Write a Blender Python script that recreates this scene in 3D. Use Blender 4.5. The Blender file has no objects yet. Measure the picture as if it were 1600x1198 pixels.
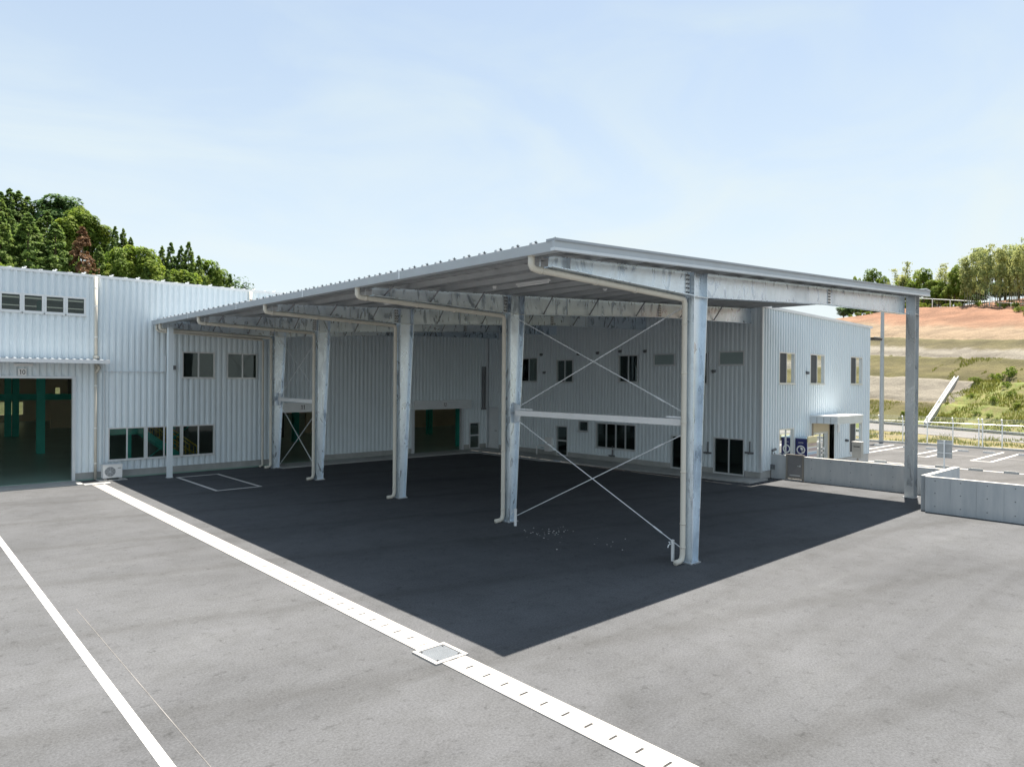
import bpy, bmesh, math, random
from mathutils import Vector, Matrix
random.seed(11)
R = math.radians
scn = bpy.context.scene
COL = scn.collection

# ------------------------------------------------------------------ camera
YAW, PITCH, ROLL = R(-42.627), R(-0.242), R(0.447)
CAM = Vector((-8.0, -9.0, 3.5))
_a = R(90) + YAW
fw = Vector((math.cos(_a)*math.cos(PITCH), math.sin(_a)*math.cos(PITCH), math.sin(PITCH)))
rt = Vector((math.sin(_a), -math.cos(_a), 0)); up = rt.cross(fw)
cr, sr = math.cos(ROLL), math.sin(ROLL)
rt2 = rt*cr + up*sr; up2 = up*cr - rt*sr
cd = bpy.data.cameras.new("camera"); cam = bpy.data.objects.new("camera", cd); COL.objects.link(cam)
cam.matrix_world = Matrix(((rt2.x, up2.x, -fw.x, CAM.x), (rt2.y, up2.y, -fw.y, CAM.y), (rt2.z, up2.z, -fw.z, CAM.z), (0, 0, 0, 1)))
cd.sensor_width = 36; cd.lens = 36*1077.513/1600; cd.clip_start = 0.1; cd.clip_end = 4000
scn.camera = cam

# ------------------------------------------------------------------ sky, sun, exposure
SUN_DIR = Vector((0.243, 0.081, 1.0)).normalized()        # towards the sun
SUN_EL = math.asin(SUN_DIR.z); SUN_AZ = math.atan2(SUN_DIR.x, SUN_DIR.y)
SKY_STRENGTH, SUN_STRENGTH, EXPOSURE = 0.073, 5.0, 1.45
HAZE = (3.50, 4.15, 4.55)        # thin high veil
world = bpy.data.worlds.new("World"); scn.world = world; world.use_nodes = True
wn, wl = world.node_tree.nodes, world.node_tree.links
wn.clear()
wo = wn.new('ShaderNodeOutputWorld'); bg = wn.new('ShaderNodeBackground'); sky = wn.new('ShaderNodeTexSky')
sky.sky_type = 'NISHITA'; sky.sun_disc = False; sky.sun_elevation = SUN_EL; sky.sun_rotation = SUN_AZ
sky.air_density = 1.0; sky.dust_density = 1.6; sky.ozone_density = 1.2; sky.altitude = 50
tc = wn.new('ShaderNodeTexCoord'); mp = wn.new('ShaderNodeMapping'); mp.inputs['Scale'].default_value = (1.0, 2.4, 4.2); mp.inputs['Rotation'].default_value = (0.25, 0.15, 0.9)
n1 = wn.new('ShaderNodeTexNoise'); n1.inputs['Scale'].default_value = 1.5; n1.inputs['Detail'].default_value = 6; n1.inputs['Roughness'].default_value = 0.55; n1.inputs['Distortion'].default_value = 0.9
cr1 = wn.new('ShaderNodeValToRGB'); cr1.color_ramp.elements[0].position = 0.42; cr1.color_ramp.elements[0].color = (0, 0, 0, 1)
cr1.color_ramp.elements[1].position = 0.80; cr1.color_ramp.elements[1].color = (0.45, 0.45, 0.45, 1)
sp = wn.new('ShaderNodeSeparateXYZ'); hz_ = wn.new('ShaderNodeValToRGB')                  # milky towards the horizon, clear blue overhead
for e_, (p_, v_) in zip((hz_.color_ramp.elements[0], hz_.color_ramp.elements[1]), ((0.0, 0.88), (0.95, 0.58))): e_.position = p_; e_.color = (v_, v_, v_, 1)
em_ = hz_.color_ramp.elements.new(0.42); em_.color = (0.55, 0.55, 0.55, 1)
ad = wn.new('ShaderNodeMath'); ad.operation = 'ADD'; ad.use_clamp = True
hc = wn.new('ShaderNodeValToRGB')
for e_, (p_, k_) in zip((hc.color_ramp.elements[0], hc.color_ramp.elements[1]), ((0.02, (1.30, 1.20, 1.10)), (0.48, (.97, .98, 1.0)))): e_.position = p_; e_.color = (HAZE[0]*k_[0]/6, HAZE[1]*k_[1]/6, HAZE[2]*k_[2]/6, 1)
sc6 = wn.new('ShaderNodeVectorMath'); sc6.operation = 'SCALE'; sc6.inputs['Scale'].default_value = 6.0
mx = wn.new('ShaderNodeMixRGB')
wl.new(tc.outputs['Generated'], mp.inputs['Vector']); wl.new(mp.outputs[0], n1.inputs['Vector']); wl.new(n1.outputs['Fac'], cr1.inputs[0])
wl.new(tc.outputs['Generated'], sp.inputs[0]); wl.new(sp.outputs[2], hz_.inputs[0]); wl.new(hz_.outputs[0], ad.inputs[0]); wl.new(cr1.outputs[0], ad.inputs[1])
wl.new(sp.outputs[2], hc.inputs[0]); wl.new(hc.outputs[0], sc6.inputs[0]); wl.new(sc6.outputs[0], mx.inputs[2])
wl.new(ad.outputs[0], mx.inputs[0]); wl.new(sky.outputs[0], mx.inputs[1]); wl.new(mx.outputs[0], bg.inputs[0])
bg.inputs[1].default_value = SKY_STRENGTH
wl.new(bg.outputs[0], wo.inputs[0])
sl = bpy.data.lights.new("sun", 'SUN'); so = bpy.data.objects.new("sun", sl); COL.objects.link(so)
sl.energy = SUN_STRENGTH; sl.angle = R(0.53); sl.color = (1.0, 0.90, 0.78)
so.rotation_euler = SUN_DIR.to_track_quat('Z', 'Y').to_euler(); so.location = (0, 0, 60)
vs = scn.view_settings
scn.display_settings.display_device = 'sRGB'
vs.view_transform = 'Standard'; vs.look = 'None'; vs.exposure = EXPOSURE; vs.gamma = 1.0; vs.use_curve_mapping = False
scn.cycles.max_bounces = 10; scn.cycles.diffuse_bounces = 7; scn.cycles.glossy_bounces = 4; scn.cycles.transparent_max_bounces = 12
scn.cycles.use_denoising = True

# ------------------------------------------------------------------ helpers
SPLIT = set('''plinth drip_trim partition pipe_band pipe_hanger gutter_joint shutter_jamb entrance_panel entrance_post door_notice foot tread drink_row rail_beam sign_bracket end_wall steel_beam door_frame handle splice_bolts conduit_clip kick_bar reflector stiffener splice_plate stair_support parking_line paving_seam channel_wall wire gas_meter fan_grille lid'''.split())
class MB:
    """collects faces and links them as ONE mesh object"""
    def __init__(s, tf=None): s.v, s.f, s.mi, s.m, s.tf = [], [], [], 0, tf
    def pts(s, pts, faces):
        o = len(s.v); s.v += [tuple(p) for p in pts]
        for f in faces: s.f.append(tuple(o+i for i in f)); s.mi.append(s.m)
    def box(s, x0, x1, y0, y1, z0, z1):
        if x0 > x1: x0, x1 = x1, x0
        if y0 > y1: y0, y1 = y1, y0
        if z0 > z1: z0, z1 = z1, z0
        s.pts([(x0,y0,z0),(x1,y0,z0),(x1,y1,z0),(x0,y1,z0),(x0,y0,z1),(x1,y0,z1),(x1,y1,z1),(x0,y1,z1)],
              [(0,3,2,1),(4,5,6,7),(0,1,5,4),(1,2,6,5),(2,3,7,6),(3,0,4,7)])
    def quad(s, a, b, c, d): s.pts([a,b,c,d], [(0,1,2,3)])
    def prism(s, poly, d):
        """closed 3D polygon swept by vector d"""
        n = len(poly); d = Vector(d); p = [Vector(q) for q in poly]
        s.pts(p+[q+d for q in p], [tuple(range(n))[::-1], tuple(range(n, 2*n))]+[(i,(i+1)%n,n+(i+1)%n,n+i) for i in range(n)])
    def tube(s, path, r, n=8, cap=True):
        path = [Vector(p) for p in path]; rings = []
        rr = r if isinstance(r, (list, tuple)) else [r]*len(path)
        ref = None
        for i, p in enumerate(path):
            t = (path[min(i+1,len(path)-1)]-path[max(i-1,0)]).normalized()
            if ref is None:
                ref = Vector((0,0,1)) if abs(t.z) < .9 else Vector((1,0,0))
            u = (ref-t*ref.dot(t)).normalized(); w = t.cross(u); ref = u
            k = 1.0
            if 0 < i < len(path)-1:
                c = (path[i]-path[i-1]).normalized().dot((path[i+1]-path[i]).normalized()); k = 1/max(.5, math.sqrt((1+c)/2))
            rings.append([p+(u*math.cos(2*math.pi*j/n)+w*math.sin(2*math.pi*j/n))*rr[i] for j in range(n)])
        o = len(s.v)
        for g in rings: s.v += [tuple(q) for q in g]
        for i in range(len(rings)-1):
            for j in range(n):
                a, b = o+i*n+j, o+i*n+(j+1) % n
                s.f.append((a, b, b+n, a+n)); s.mi.append(s.m)
        if cap:
            s.f.append(tuple(o+j for j in range(n))[::-1]); s.mi.append(s.m)
            s.f.append(tuple(o+(len(rings)-1)*n+j for j in range(n))); s.mi.append(s.m)
    def build_each(s, name, mats, parent=None, smooth=False):
        """one object for every connected piece"""
        par = list(range(len(s.v)))
        def find(i):
            while par[i] != i: par[i] = par[par[i]]; i = par[i]
            return i
        for f in s.f:
            for k in f[1:]: par[find(k)] = find(f[0])
        groups = {}
        for fi, f in enumerate(s.f): groups.setdefault(find(f[0]), []).append(fi)
        out = []
        for fs in groups.values():
            b = MB(s.tf); mp_ = {}
            for fi in fs:
                for k in s.f[fi]:
                    if k not in mp_: mp_[k] = len(b.v); b.v.append(s.v[k])
                b.f.append(tuple(mp_[k] for k in s.f[fi])); b.mi.append(s.mi[fi])
            out.append(b.build(name, mats, parent, smooth))
        return out[0]
    def build(s, name, mats, parent=None, smooth=False):
        if name in SPLIT: 
            SPLIT.discard(name)
            try: return s.build_each(name, mats, parent, smooth)
            finally: SPLIT.add(name)
        me = bpy.data.meshes.new(name)
        off = Vector((0,0,0))
        if parent is not None:
            off = wloc(parent)
        vv = s.v if s.tf is None else [s.tf(p) for p in s.v]
        me.from_pydata([(x-off.x, y-off.y, z-off.z) for x, y, z in vv], [], s.f)
        for m in (mats if isinstance(mats, (list, tuple)) else [mats]): me.materials.append(m)
        me.polygons.foreach_set('material_index', s.mi)
        if smooth: me.polygons.foreach_set('use_smooth', [True]*len(me.polygons))
        if name in ('cladding','roof_sheet','back_wall'):
            bm = bmesh.new(); bm.from_mesh(me); bmesh.ops.remove_doubles(bm, verts=bm.verts, dist=1e-4); bm.to_mesh(me); bm.free()
        me.update()
        o = bpy.data.objects.new(name, me); COL.objects.link(o)
        if parent is not None: o.parent = parent
        return o
def wloc(o):
    v = Vector(o.location)
    while o.parent: o = o.parent; v += Vector(o.location)
    return v
def tag(o, label, cat, group=None):
    o['label'] = label; o['category'] = cat
    if group: o['group'] = group
    return o
def thing(name, label, cat, loc=(0,0,0), group=None):
    o = bpy.data.objects.new(name, None); COL.objects.link(o); o.location = loc; o.empty_display_size = .3
    return tag(o, label, cat, group)
def struct(o): o['kind'] = 'structure'; return o
def stuff(o): o['kind'] = 'stuff'; return o
def dup(o, loc, parent=None):
    c = o.copy(); COL.objects.link(c); c.location = loc
    if parent is not None: c.parent = parent
    for ch in list(o.children):
        dup(ch, ch.location, c)
    return c
def copy_at(o, parent, d):
    c = o.copy(); COL.objects.link(c); c.parent = parent; c.location = Vector(o.location)+Vector(d); return c
def text(name, body, size, mat, parent, mtx, align='CENTER'):
    cu = bpy.data.curves.new(name, 'FONT'); cu.body = body; cu.size = size; cu.align_x = align; cu.align_y = 'CENTER'; cu.extrude = .002
    cu.offset = size*.012
    cu.materials.append(mat); f_ = bpy.data.objects.new(name+'_font', cu); COL.objects.link(f_)
    bpy.context.view_layer.update(); me = bpy.data.meshes.new_from_object(f_.evaluated_get(bpy.context.evaluated_depsgraph_get()))
    bpy.data.objects.remove(f_); me.name = name; o = bpy.data.objects.new(name, me); COL.objects.link(o); o.parent = parent
    o.matrix_local = Matrix.Translation(-wloc(parent)) @ mtx
    return o
def frame_mtx(origin, xdir, ydir):
    x, y = Vector(xdir).normalized(), Vector(ydir).normalized(); z = x.cross(y); o = Vector(origin)
    return Matrix(((x.x,y.x,z.x,o.x),(x.y,y.y,z.y,o.y),(x.z,y.z,z.z,o.z),(0,0,0,1)))

# ------------------------------------------------------------------ materials
def new_mat(name):
    m = bpy.data.materials.new(name); m.use_nodes = True
    nt = m.node_tree; return m, nt.nodes, nt.links, nt.nodes['Principled BSDF']
def noise(n, l, scale, detail=5, rough=.55, sc=(1,1,1), rot=(0,0,0), coord='Object', dist=0.0):
    t = n.new('ShaderNodeTexCoord'); mpp = n.new('ShaderNodeMapping'); mpp.inputs['Scale'].default_value = sc; mpp.inputs['Rotation'].default_value = rot
    x = n.new('ShaderNodeTexNoise'); x.inputs['Scale'].default_value = scale; x.inputs['Detail'].default_value = detail; x.inputs['Roughness'].default_value = rough; x.inputs['Distortion'].default_value = dist
    if coord == 'World':
        g = n.new('ShaderNodeNewGeometry'); l.new(g.outputs['Position'], mpp.inputs[0])
    else: l.new(t.outputs[coord], mpp.inputs[0])
    l.new(mpp.outputs[0], x.inputs['Vector']); return x
def ramp(n, l, src, stops):
    r_ = n.new('ShaderNodeValToRGB'); e = r_.color_ramp.elements
    while len(e) < len(stops): e.new(.5)
    for k, (p, c) in enumerate(stops):
        e[k].position = p; e[k].color = (*c, 1) if len(c) == 3 else c
    l.new(src, r_.inputs[0]); return r_
def mixc(n, l, fac, a, b, mode='MIX'):
    m = n.new('ShaderNodeMixRGB'); m.blend_type = mode
    for i, x in enumerate((fac, a, b)):
        if hasattr(x, 'links') or hasattr(x, 'is_linked'): l.new(x, m.inputs[i])
        elif i == 0: m.inputs[0].default_value = x
        else: m.inputs[i].default_value = (*x, 1)
    return m.outputs[0]
def bump(n, l, b, src, dist, strength=1.0):
    u = n.new('ShaderNodeBump'); u.inputs['Distance'].default_value = dist; u.inputs['Strength'].default_value = strength
    l.new(src, u.inputs['Height']); l.new(u.outputs[0], b.inputs['Normal'])
def simple(name, c, rough=.6, metal=0.0, var=.08, scale=3.0, sc=(1,1,1), spec=.5, coord='World', bmp=0.0):
    m, n, l, b = new_mat(name)
    x = noise(n, l, scale, sc=sc, coord=coord)
    lo = tuple(max(0, k*(1-var)) for k in c); hi = tuple(min(1, k*(1+var)) for k in c)
    r_ = ramp(n, l, x.outputs['Fac'], [(.3, lo), (.7, hi)])
    l.new(r_.outputs[0], b.inputs['Base Color']); b.inputs['Roughness'].default_value = rough; b.inputs['Metallic'].default_value = metal
    b.inputs['Specular IOR Level'].default_value = spec
    if bmp: bump(n, l, b, x.outputs['Fac'], bmp)
    return m

def asphalt(name, lo, hi, dark_k=1.0):
    m, n, l, b = new_mat(name)
    big = noise(n, l, .16, 6, .6, coord='World', dist=.6)
    lanes = noise(n, l, .55, 5, .6, sc=(.16, 1.25, 1), rot=(0,0,R(17)), coord='World', dist=.4)
    fine = noise(n, l, 36, 5, .8, coord='World')
    speck = n.new('ShaderNodeTexVoronoi'); speck.inputs['Scale'].default_value = 34
    g = n.new('ShaderNodeNewGeometry'); l.new(g.outputs['Position'], speck.inputs['Vector'])
    base = ramp(n, l, lanes.outputs['Fac'], [(.32, lo), (.68, hi)])
    c1 = mixc(n, l, .55, base.outputs[0], ramp(n, l, big.outputs['Fac'], [(.3, tuple(k*.80 for k in lo)), (.72, tuple(k*1.10 for k in hi))]).outputs[0])
    c2 = mixc(n, l, .62, c1, ramp(n, l, fine.outputs['Fac'], [(.30, (.30,.30,.30)), (.66, (1.08,1.08,1.08))]).outputs[0], 'MULTIPLY')
    sp = ramp(n, l, speck.outputs['Distance'], [(.0, (.35,.35,.36)), (.16, (1,1,1))])
    c3 = mixc(n, l, .28, c2, sp.outputs[0], 'MULTIPLY')
    pits = noise(n, l, 5.5, 6, .75, coord='World')
    pr = ramp(n, l, pits.outputs['Fac'], [(.56, (1,1,1)), (.72, (.50,.50,.49))])
    c4 = mixc(n, l, .8, c3, pr.outputs[0], 'MULTIPLY')
    mot = noise(n, l, 1.5, 8, .72, coord='World', dist=.3)
    c5 = mixc(n, l, .75, c4, ramp(n, l, mot.outputs['Fac'], [(.36, (.87,.868,.855)), (.52, (1,1,1)), (.68, (1.07,1.07,1.08))]).outputs[0], 'MULTIPLY')
    trk = noise(n, l, .9, 6, .6, sc=(.07, 1.9, 1), rot=(0,0,R(20)), coord='World', dist=.25)
    c5 = mixc(n, l, .85, c5, ramp(n, l, trk.outputs['Fac'], [(.36, (.92,.917,.91)), (.46, (1,1,1)), (.60, (1,1,1)), (.68, (1.05,1.05,1.04))]).outputs[0], 'MULTIPLY')
    wv = n.new('ShaderNodeTexWave'); wv.wave_type = 'BANDS'; wv.bands_direction = 'Y'; wv.inputs['Scale'].default_value = .105; wv.inputs['Distortion'].default_value = .9; wv.inputs['Detail'].default_value = 3; wv.inputs['Detail Scale'].default_value = .8
    g2 = n.new('ShaderNodeNewGeometry'); mw = n.new('ShaderNodeMapping'); mw.inputs['Rotation'].default_value = (0,0,R(17)); l.new(g2.outputs['Position'], mw.inputs[0]); l.new(mw.outputs[0], wv.inputs['Vector'])
    c5 = mixc(n, l, .8, c5, ramp(n, l, wv.outputs['Fac'], [(.0, (.86,.855,.84)), (.05, (.97,.97,.965)), (.25, (1,1,1)), (.8, (1.03,1.03,1.03))]).outputs[0], 'MULTIPLY')
    l.new(c5, b.inputs['Base Color']); b.inputs['Roughness'].default_value = .9; b.inputs['Specular IOR Level'].default_value = .12
    bump(n, l, b, fine.outputs['Fac'], .004, .7)
    return m
M = {}
M['asphalt'] = asphalt('yard_asphalt', (.0900,.0955,.1035), (.1290,.1365,.1475))
M['lot_asphalt'] = asphalt('lot_asphalt', (0.105,0.106,0.108), (0.136,0.137,0.139))
M['road'] = simple('road_concrete', (0.149,0.147,0.144), .85, var=.1, scale=.8)
M['soil'] = simple('ground_soil', (0.084,0.077,0.042), .95, var=.3, scale=.5)
M['paint0'] = simple('white_road_paint', (0.697,0.697,0.680), .6, var=.06, scale=6)
def worn(name, c, dirt, lo, hi, scale):
    m, n, l, b = new_mat(name)
    x = noise(n, l, scale, 7, .72, coord='World'); y = noise(n, l, 1.1, 4, .6, coord='World')
    f = ramp(n, l, x.outputs['Fac'], [(lo, (0,0,0)), (hi, (1,1,1))])
    base = ramp(n, l, y.outputs['Fac'], [(.3, tuple(k*.88 for k in c)), (.7, c)])
    l.new(mixc(n, l, f.outputs[0], base.outputs[0], dirt), b.inputs['Base Color']); b.inputs['Roughness'].default_value = .8; return m
M['paint'] = worn('white_road_paint', (.62,.62,.61), (.20,.20,.20), .60, .74, 7)
M['lid'] = worn('drain_concrete', (.36,.355,.345), (.20,.195,.185), .58, .80, 4.5)
M['lidgap'] = simple('drain_shadow', (0.040,0.040,0.040), .9)
M['conc'] = simple('plinth_concrete', (.40,.41,.40), .85, var=.14, scale=2.2, sc=(1,1,.6))
M['slab'] = simple('apron_concrete', (0.400,0.408,0.400), .85, var=.12, scale=2.0)
def wall_conc():
    m, n, l, b = new_mat('cast_concrete')
    x = noise(n, l, 1.3, 7, .65, sc=(1,1,.5), coord='World'); y = noise(n, l, 6, 5, .6, sc=(1,1,.12), coord='World')
    c = mixc(n, l, .45, ramp(n, l, x.outputs['Fac'], [(.3, (.42,.46,.49)), (.7, (.53,.56,.58))]).outputs[0], ramp(n, l, y.outputs['Fac'], [(.35, (.38,.42,.45)), (.65, (.56,.58,.59))]).outputs[0])
    l.new(c, b.inputs['Base Color']); b.inputs['Roughness'].default_value = .85; bump(n, l, b, x.outputs['Fac'], .004)
    return m
M['wallconc'] = wall_conc()
M['conccap'] = simple('pale_concrete_top', (0.495,0.495,0.480), .85, var=.1, scale=3)
def cladding(name, c, var):
    m, n, l, b = new_mat(name)
    x = noise(n, l, .7, 4, .6, sc=(1,1,.35), coord='World'); y = noise(n, l, 9, 3, .6, sc=(1,1,.05), coord='World')
    a1 = ramp(n, l, x.outputs['Fac'], [(.3, tuple(k*(1-var) for k in c)), (.7, tuple(min(1,k*(1+var)) for k in c))])
    a2 = mixc(n, l, .05, a1.outputs[0], ramp(n, l, y.outputs['Fac'], [(.4, (.6,.6,.6)), (.6, (1,1,1))]).outputs[0], 'MULTIPLY')
    l.new(a2, b.inputs['Base Color']); b.inputs['Metallic'].default_value = .0; b.inputs['Roughness'].default_value = .45; b.inputs['Specular IOR Level'].default_value = .22
    return m
M['clad'] = cladding('pale_blue_cladding', (.75,.825,.865), .03)
M['trim'] = simple('pale_metal_trim', (.66,.70,.73), .4, .2, var=.04)
M['trimw'] = simple('white_metal_trim', (.80,.82,.83), .4, .1, var=.03)
M['alu'] = simple('window_aluminium', (.70,.72,.73), .35, .4, var=.03)
def galv(name, lo, hi, contrast=1.0):
    m, n, l, b = new_mat(name)
    x = noise(n, l, .9, 3, .5, sc=(1.2,1.2,.8), rot=(.5,.9,.3), dist=1.0, coord='World')
    y = noise(n, l, 1.5, 2.5, .55, sc=(2.0,2.0,.7), rot=(0,R(38),0), dist=1.8, coord='World')
    f = noise(n, l, 26, 2, .6, coord='World')
    s1 = ramp(n, l, y.outputs['Fac'], [(.34, lo), (.41, tuple(p*.4+q*.6 for p,q in zip(lo,hi))), (.50, hi)])
    s2 = ramp(n, l, x.outputs['Fac'], [(.30, tuple(p*.5+q*.5 for p,q in zip(lo,hi))), (.45, hi)])
    c = mixc(n, l, .5, s1.outputs[0], s2.outputs[0])
    c = mixc(n, l, .35, c, ramp(n, l, f.outputs['Fac'], [(.35, (.8,.8,.8)), (.65, (1,1,1))]).outputs[0], 'MULTIPLY')
    l.new(c, b.inputs['Base Color'])
    rr = ramp(n, l, y.outputs['Fac'], [(.35, (.24,)*3), (.65, (.42,)*3)]); l.new(rr.outputs[0], b.inputs['Roughness'])
    b.inputs['Metallic'].default_value = .70
    return m
M['galv'] = galv('galvanised_steel', (.24,.30,.38), (.78,.87,.95))
M['galvd'] = galv('galvanised_dull', (.44,.47,.50), (.64,.67,.69))
M['purlin'] = simple('purlin_steel', (.58,.60,.61), .5, .5, var=.12, scale=1.2)
M['deck'] = simple('roof_underside', (.45,.46,.47), .6, .3, var=.06, scale=.8)
M['rooftop'] = simple('roof_sheet', (.36,.39,.42), .45, .3, var=.05, scale=.8)
M['gutter'] = simple('grey_gutter', (.46,.50,.53), .5, .1, var=.04)
M['pvc'] = simple('cream_pipe', (.66,.63,.55), .5, var=.05, scale=2)
M['band'] = simple('pipe_band', (.85,.85,.82), .45, var=.02)
M['white'] = simple('white_paint', (.82,.83,.83), .45, var=.03)
M['whitesteel'] = simple('zinc_bright', (.80,.84,.87), .5, .15, var=.06)
M['brace'] = simple('dark_brace', (.20,.21,.23), .5, .4)
M['cover'] = simple('basin_steel', (0.195,0.217,0.240), .5, .3)
M['tread'] = simple('tread_steel', (0.320,0.352,0.384), .45, .3)
M['bolt'] = simple('dark_bolt', (.10,.11,.12), .5, .6)
M['black'] = simple('black_plastic', (.03,.03,.035), .5)
M['darkgrey'] = simple('dark_grey_metal', (.16,.17,.18), .5, .2)
M['greybox'] = simple('grey_box', (.42,.42,.40), .5, .1, var=.04)
M['shutter'] = simple('shutter_case', (.80,.83,.84), .45, .3, var=.04)
M['doorgrey'] = simple('steel_door', (.76,.79,.81), .45, .1, var=.03)
M['teal'] = simple('teal_paint', (.05,.46,.37), .5, var=.08)
M['yellow'] = simple('yellow_rail', (.75,.52,.06), .5, var=.05)
M['cream'] = simple('cream_wall', (.74,.66,.48), .8, var=.06, scale=.6)
M['ifloor'] = simple('green_floor', (.22,.34,.29), .35, var=.12, scale=.5)
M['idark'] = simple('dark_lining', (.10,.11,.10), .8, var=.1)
M['pane_backing'] = simple('beige_backing', (.52,.46,.34), .8, var=.04)
M['screen'] = simple('insect_screen', (.07,.075,.08), .7, var=.05)
M['frost'] = simple('frosted_glass', (.30,.38,.38), .35, var=.05, spec=.6)
M['navy'] = simple('navy_panel', (.010,.014,.12), .3, var=.03)
M['poster'] = simple('poster_white', (.78,.80,.80), .5, var=.03)
M['posty'] = simple('poster_yellow', (.70,.64,.40), .5, var=.05)
M['postb'] = simple('poster_blue', (.45,.58,.70), .5, var=.05)
M['postp'] = simple('poster_pink', (.68,.56,.54), .5, var=.05)
M['bronze'] = simple('bronze_gate', (.30,.28,.25), .45, .3, var=.06)
M['gatepanel'] = simple('gate_panel', (.23,.23,.24), .4, .2, var=.06)
M['blueline'] = simple('blue_edge_paint', (.04,.10,.20), .6, var=.08)
M['signback'] = simple('sign_back', (.42,.45,.47), .5, .4, var=.1, scale=5)
M['bark'] = simple('bark', (0.130,0.098,0.065), .9, var=.25, scale=3, sc=(4,4,.6))
M['culm'] = simple('bamboo_culm', (.21,.23,.15), .5, var=.2, scale=1.2, sc=(1,1,.4))
def glass():
    m, n, l, b = new_mat('window_glass'); n.remove(b)
    out = n['Material Output']; t = n.new('ShaderNodeBsdfTransparent'); t.inputs[0].default_value = (.80,.86,.85,1)
    g = n.new('ShaderNodeBsdfGlossy'); g.inputs['Roughness'].default_value = .02; g.inputs[0].default_value = (.9,.95,.95,1)
    f = n.new('ShaderNodeFresnel'); f.inputs[0].default_value = 1.42
    mxs = n.new('ShaderNodeMixShader'); l.new(f.outputs[0], mxs.inputs[0]); l.new(t.outputs[0], mxs.inputs[1]); l.new(g.outputs[0], mxs.inputs[2]); l.new(mxs.outputs[0], out.inputs[0])
    return m
M['glass'] = glass()
def leaf(name, a, b_, c, translucent=.25):
    m, n, l, b = new_mat(name)
    oi = n.new('ShaderNodeObjectInfo'); g = n.new('ShaderNodeNewGeometry')
    x = noise(n, l, .9, 3, .6, coord='Object')
    r_ = ramp(n, l, x.outputs['Fac'], [(.3, a), (.52, b_), (.74, c)])
    pi = ramp(n, l, g.outputs['Random Per Island'], [(0, (.82,.85,.78)), (1, (1.25,1.2,1.1))])
    c1 = mixc(n, l, 1.0, r_.outputs[0], pi.outputs[0], 'MULTIPLY')
    ro = ramp(n, l, oi.outputs['Random'], [(0, (.88,.94,.88)), (1, (1.2,1.14,.95))])
    c2 = mixc(n, l, 1.0, c1, ro.outputs[0], 'MULTIPLY')
    l.new(c2, b.inputs['Base Color']); b.inputs['Roughness'].default_value = .6; b.inputs['Specular IOR Level'].default_value = .2
    tr = n.new('ShaderNodeBsdfTranslucent'); l.new(c2, tr.inputs[0]); ms = n.new('ShaderNodeMixShader'); ms.inputs[0].default_value = translucent
    l.new(b.outputs[0], ms.inputs[1]); l.new(tr.outputs[0], ms.inputs[2]); l.new(ms.outputs[0], n['Material Output'].inputs[0])
    return m
M['leaf_c'] = leaf('conifer_leaf', (0.081,0.149,0.053), (0.149,0.229,0.068), (0.236,0.310,0.093), .58)
M['leaf_b'] = leaf('broad_leaf', (0.095,0.168,0.034), (0.179,0.258,0.050), (0.280,0.325,0.073), .55)
M['leaf_o'] = leaf('dark_leaf', (0.050,0.100,0.044), (0.090,0.170,0.060), (0.150,0.230,0.070))
M['leaf_r'] = leaf('dead_needles', (0.136,0.068,0.043), (0.204,0.111,0.068), (0.255,0.153,0.093))
M['leaf_m'] = leaf('bamboo_leaf', (.20,.25,.12), (.33,.37,.18), (.46,.47,.25), .5)
M['leaf_g'] = leaf('grass_leaf', (0.132,0.162,0.036), (0.198,0.216,0.054), (0.264,0.252,0.090), .5)
M['leaf_y'] = leaf('bright_bush_leaf', (0.096,0.156,0.024), (0.168,0.228,0.042), (0.240,0.288,0.060), .6)
# ------------------------------------------------------------------ ground, yard, lot
LOT = -0.5
b = MB(); b.quad((-1500,-1500,LOT-.06),(1500,-1500,LOT-.06),(1500,1500,LOT-.06),(-1500,1500,LOT-.06))
struct(b.build('ground', M['soil']))
b = MB(); b.prism([(-140,-120,-.3),(13.25,-120,-.3),(13.25,-2.72,-.3),(16.28,-2.72,-.3),(16.28,60,-.3),(-140,60,-.3)], (0,0,.3))
struct(b.build('yard_asphalt', M['asphalt']))
b = MB(); b.box(13.1,42.3,-60,3.0,LOT-.2,LOT); b.box(25.8,42.3,3.0,70,LOT-.2,LOT); b.box(16.28,25.8,3.0,3.5,LOT-.2,LOT)
struct(b.build('parking_lot', M['lot_asphalt']))
Z4 = .004
b = MB(); b.box(-6.115,-6.01,-14,13.5,-.01,Z4); struct(b.build('lane_line', M['paint']))
b = MB(); b.box(-5.784,-5.776,-12,3.1,-.01,.003); struct(b.build('chalk_line', simple('chalk', (.17,.168,.165), .9, var=.35, scale=2)))
b = MB(); b.box(-.26,-.16,12.95,16.87,-.01,Z4); b.box(1.12,1.22,12.95,16.87,-.01,Z4); b.box(-.16,1.12,12.95,13.05,-.01,Z4); b.box(-.16,1.12,16.77,16.87,-.01,Z4)
struct(b.build('box_marking', M['paint']))
b = MB(); b.box(-9.5,-3.05,16.95,18.0,-.05,.03); b.box(-3.05,-2.3,16.72,16.98,-.05,.02)
struct(b.build('door_apron', M['slab']))
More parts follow.
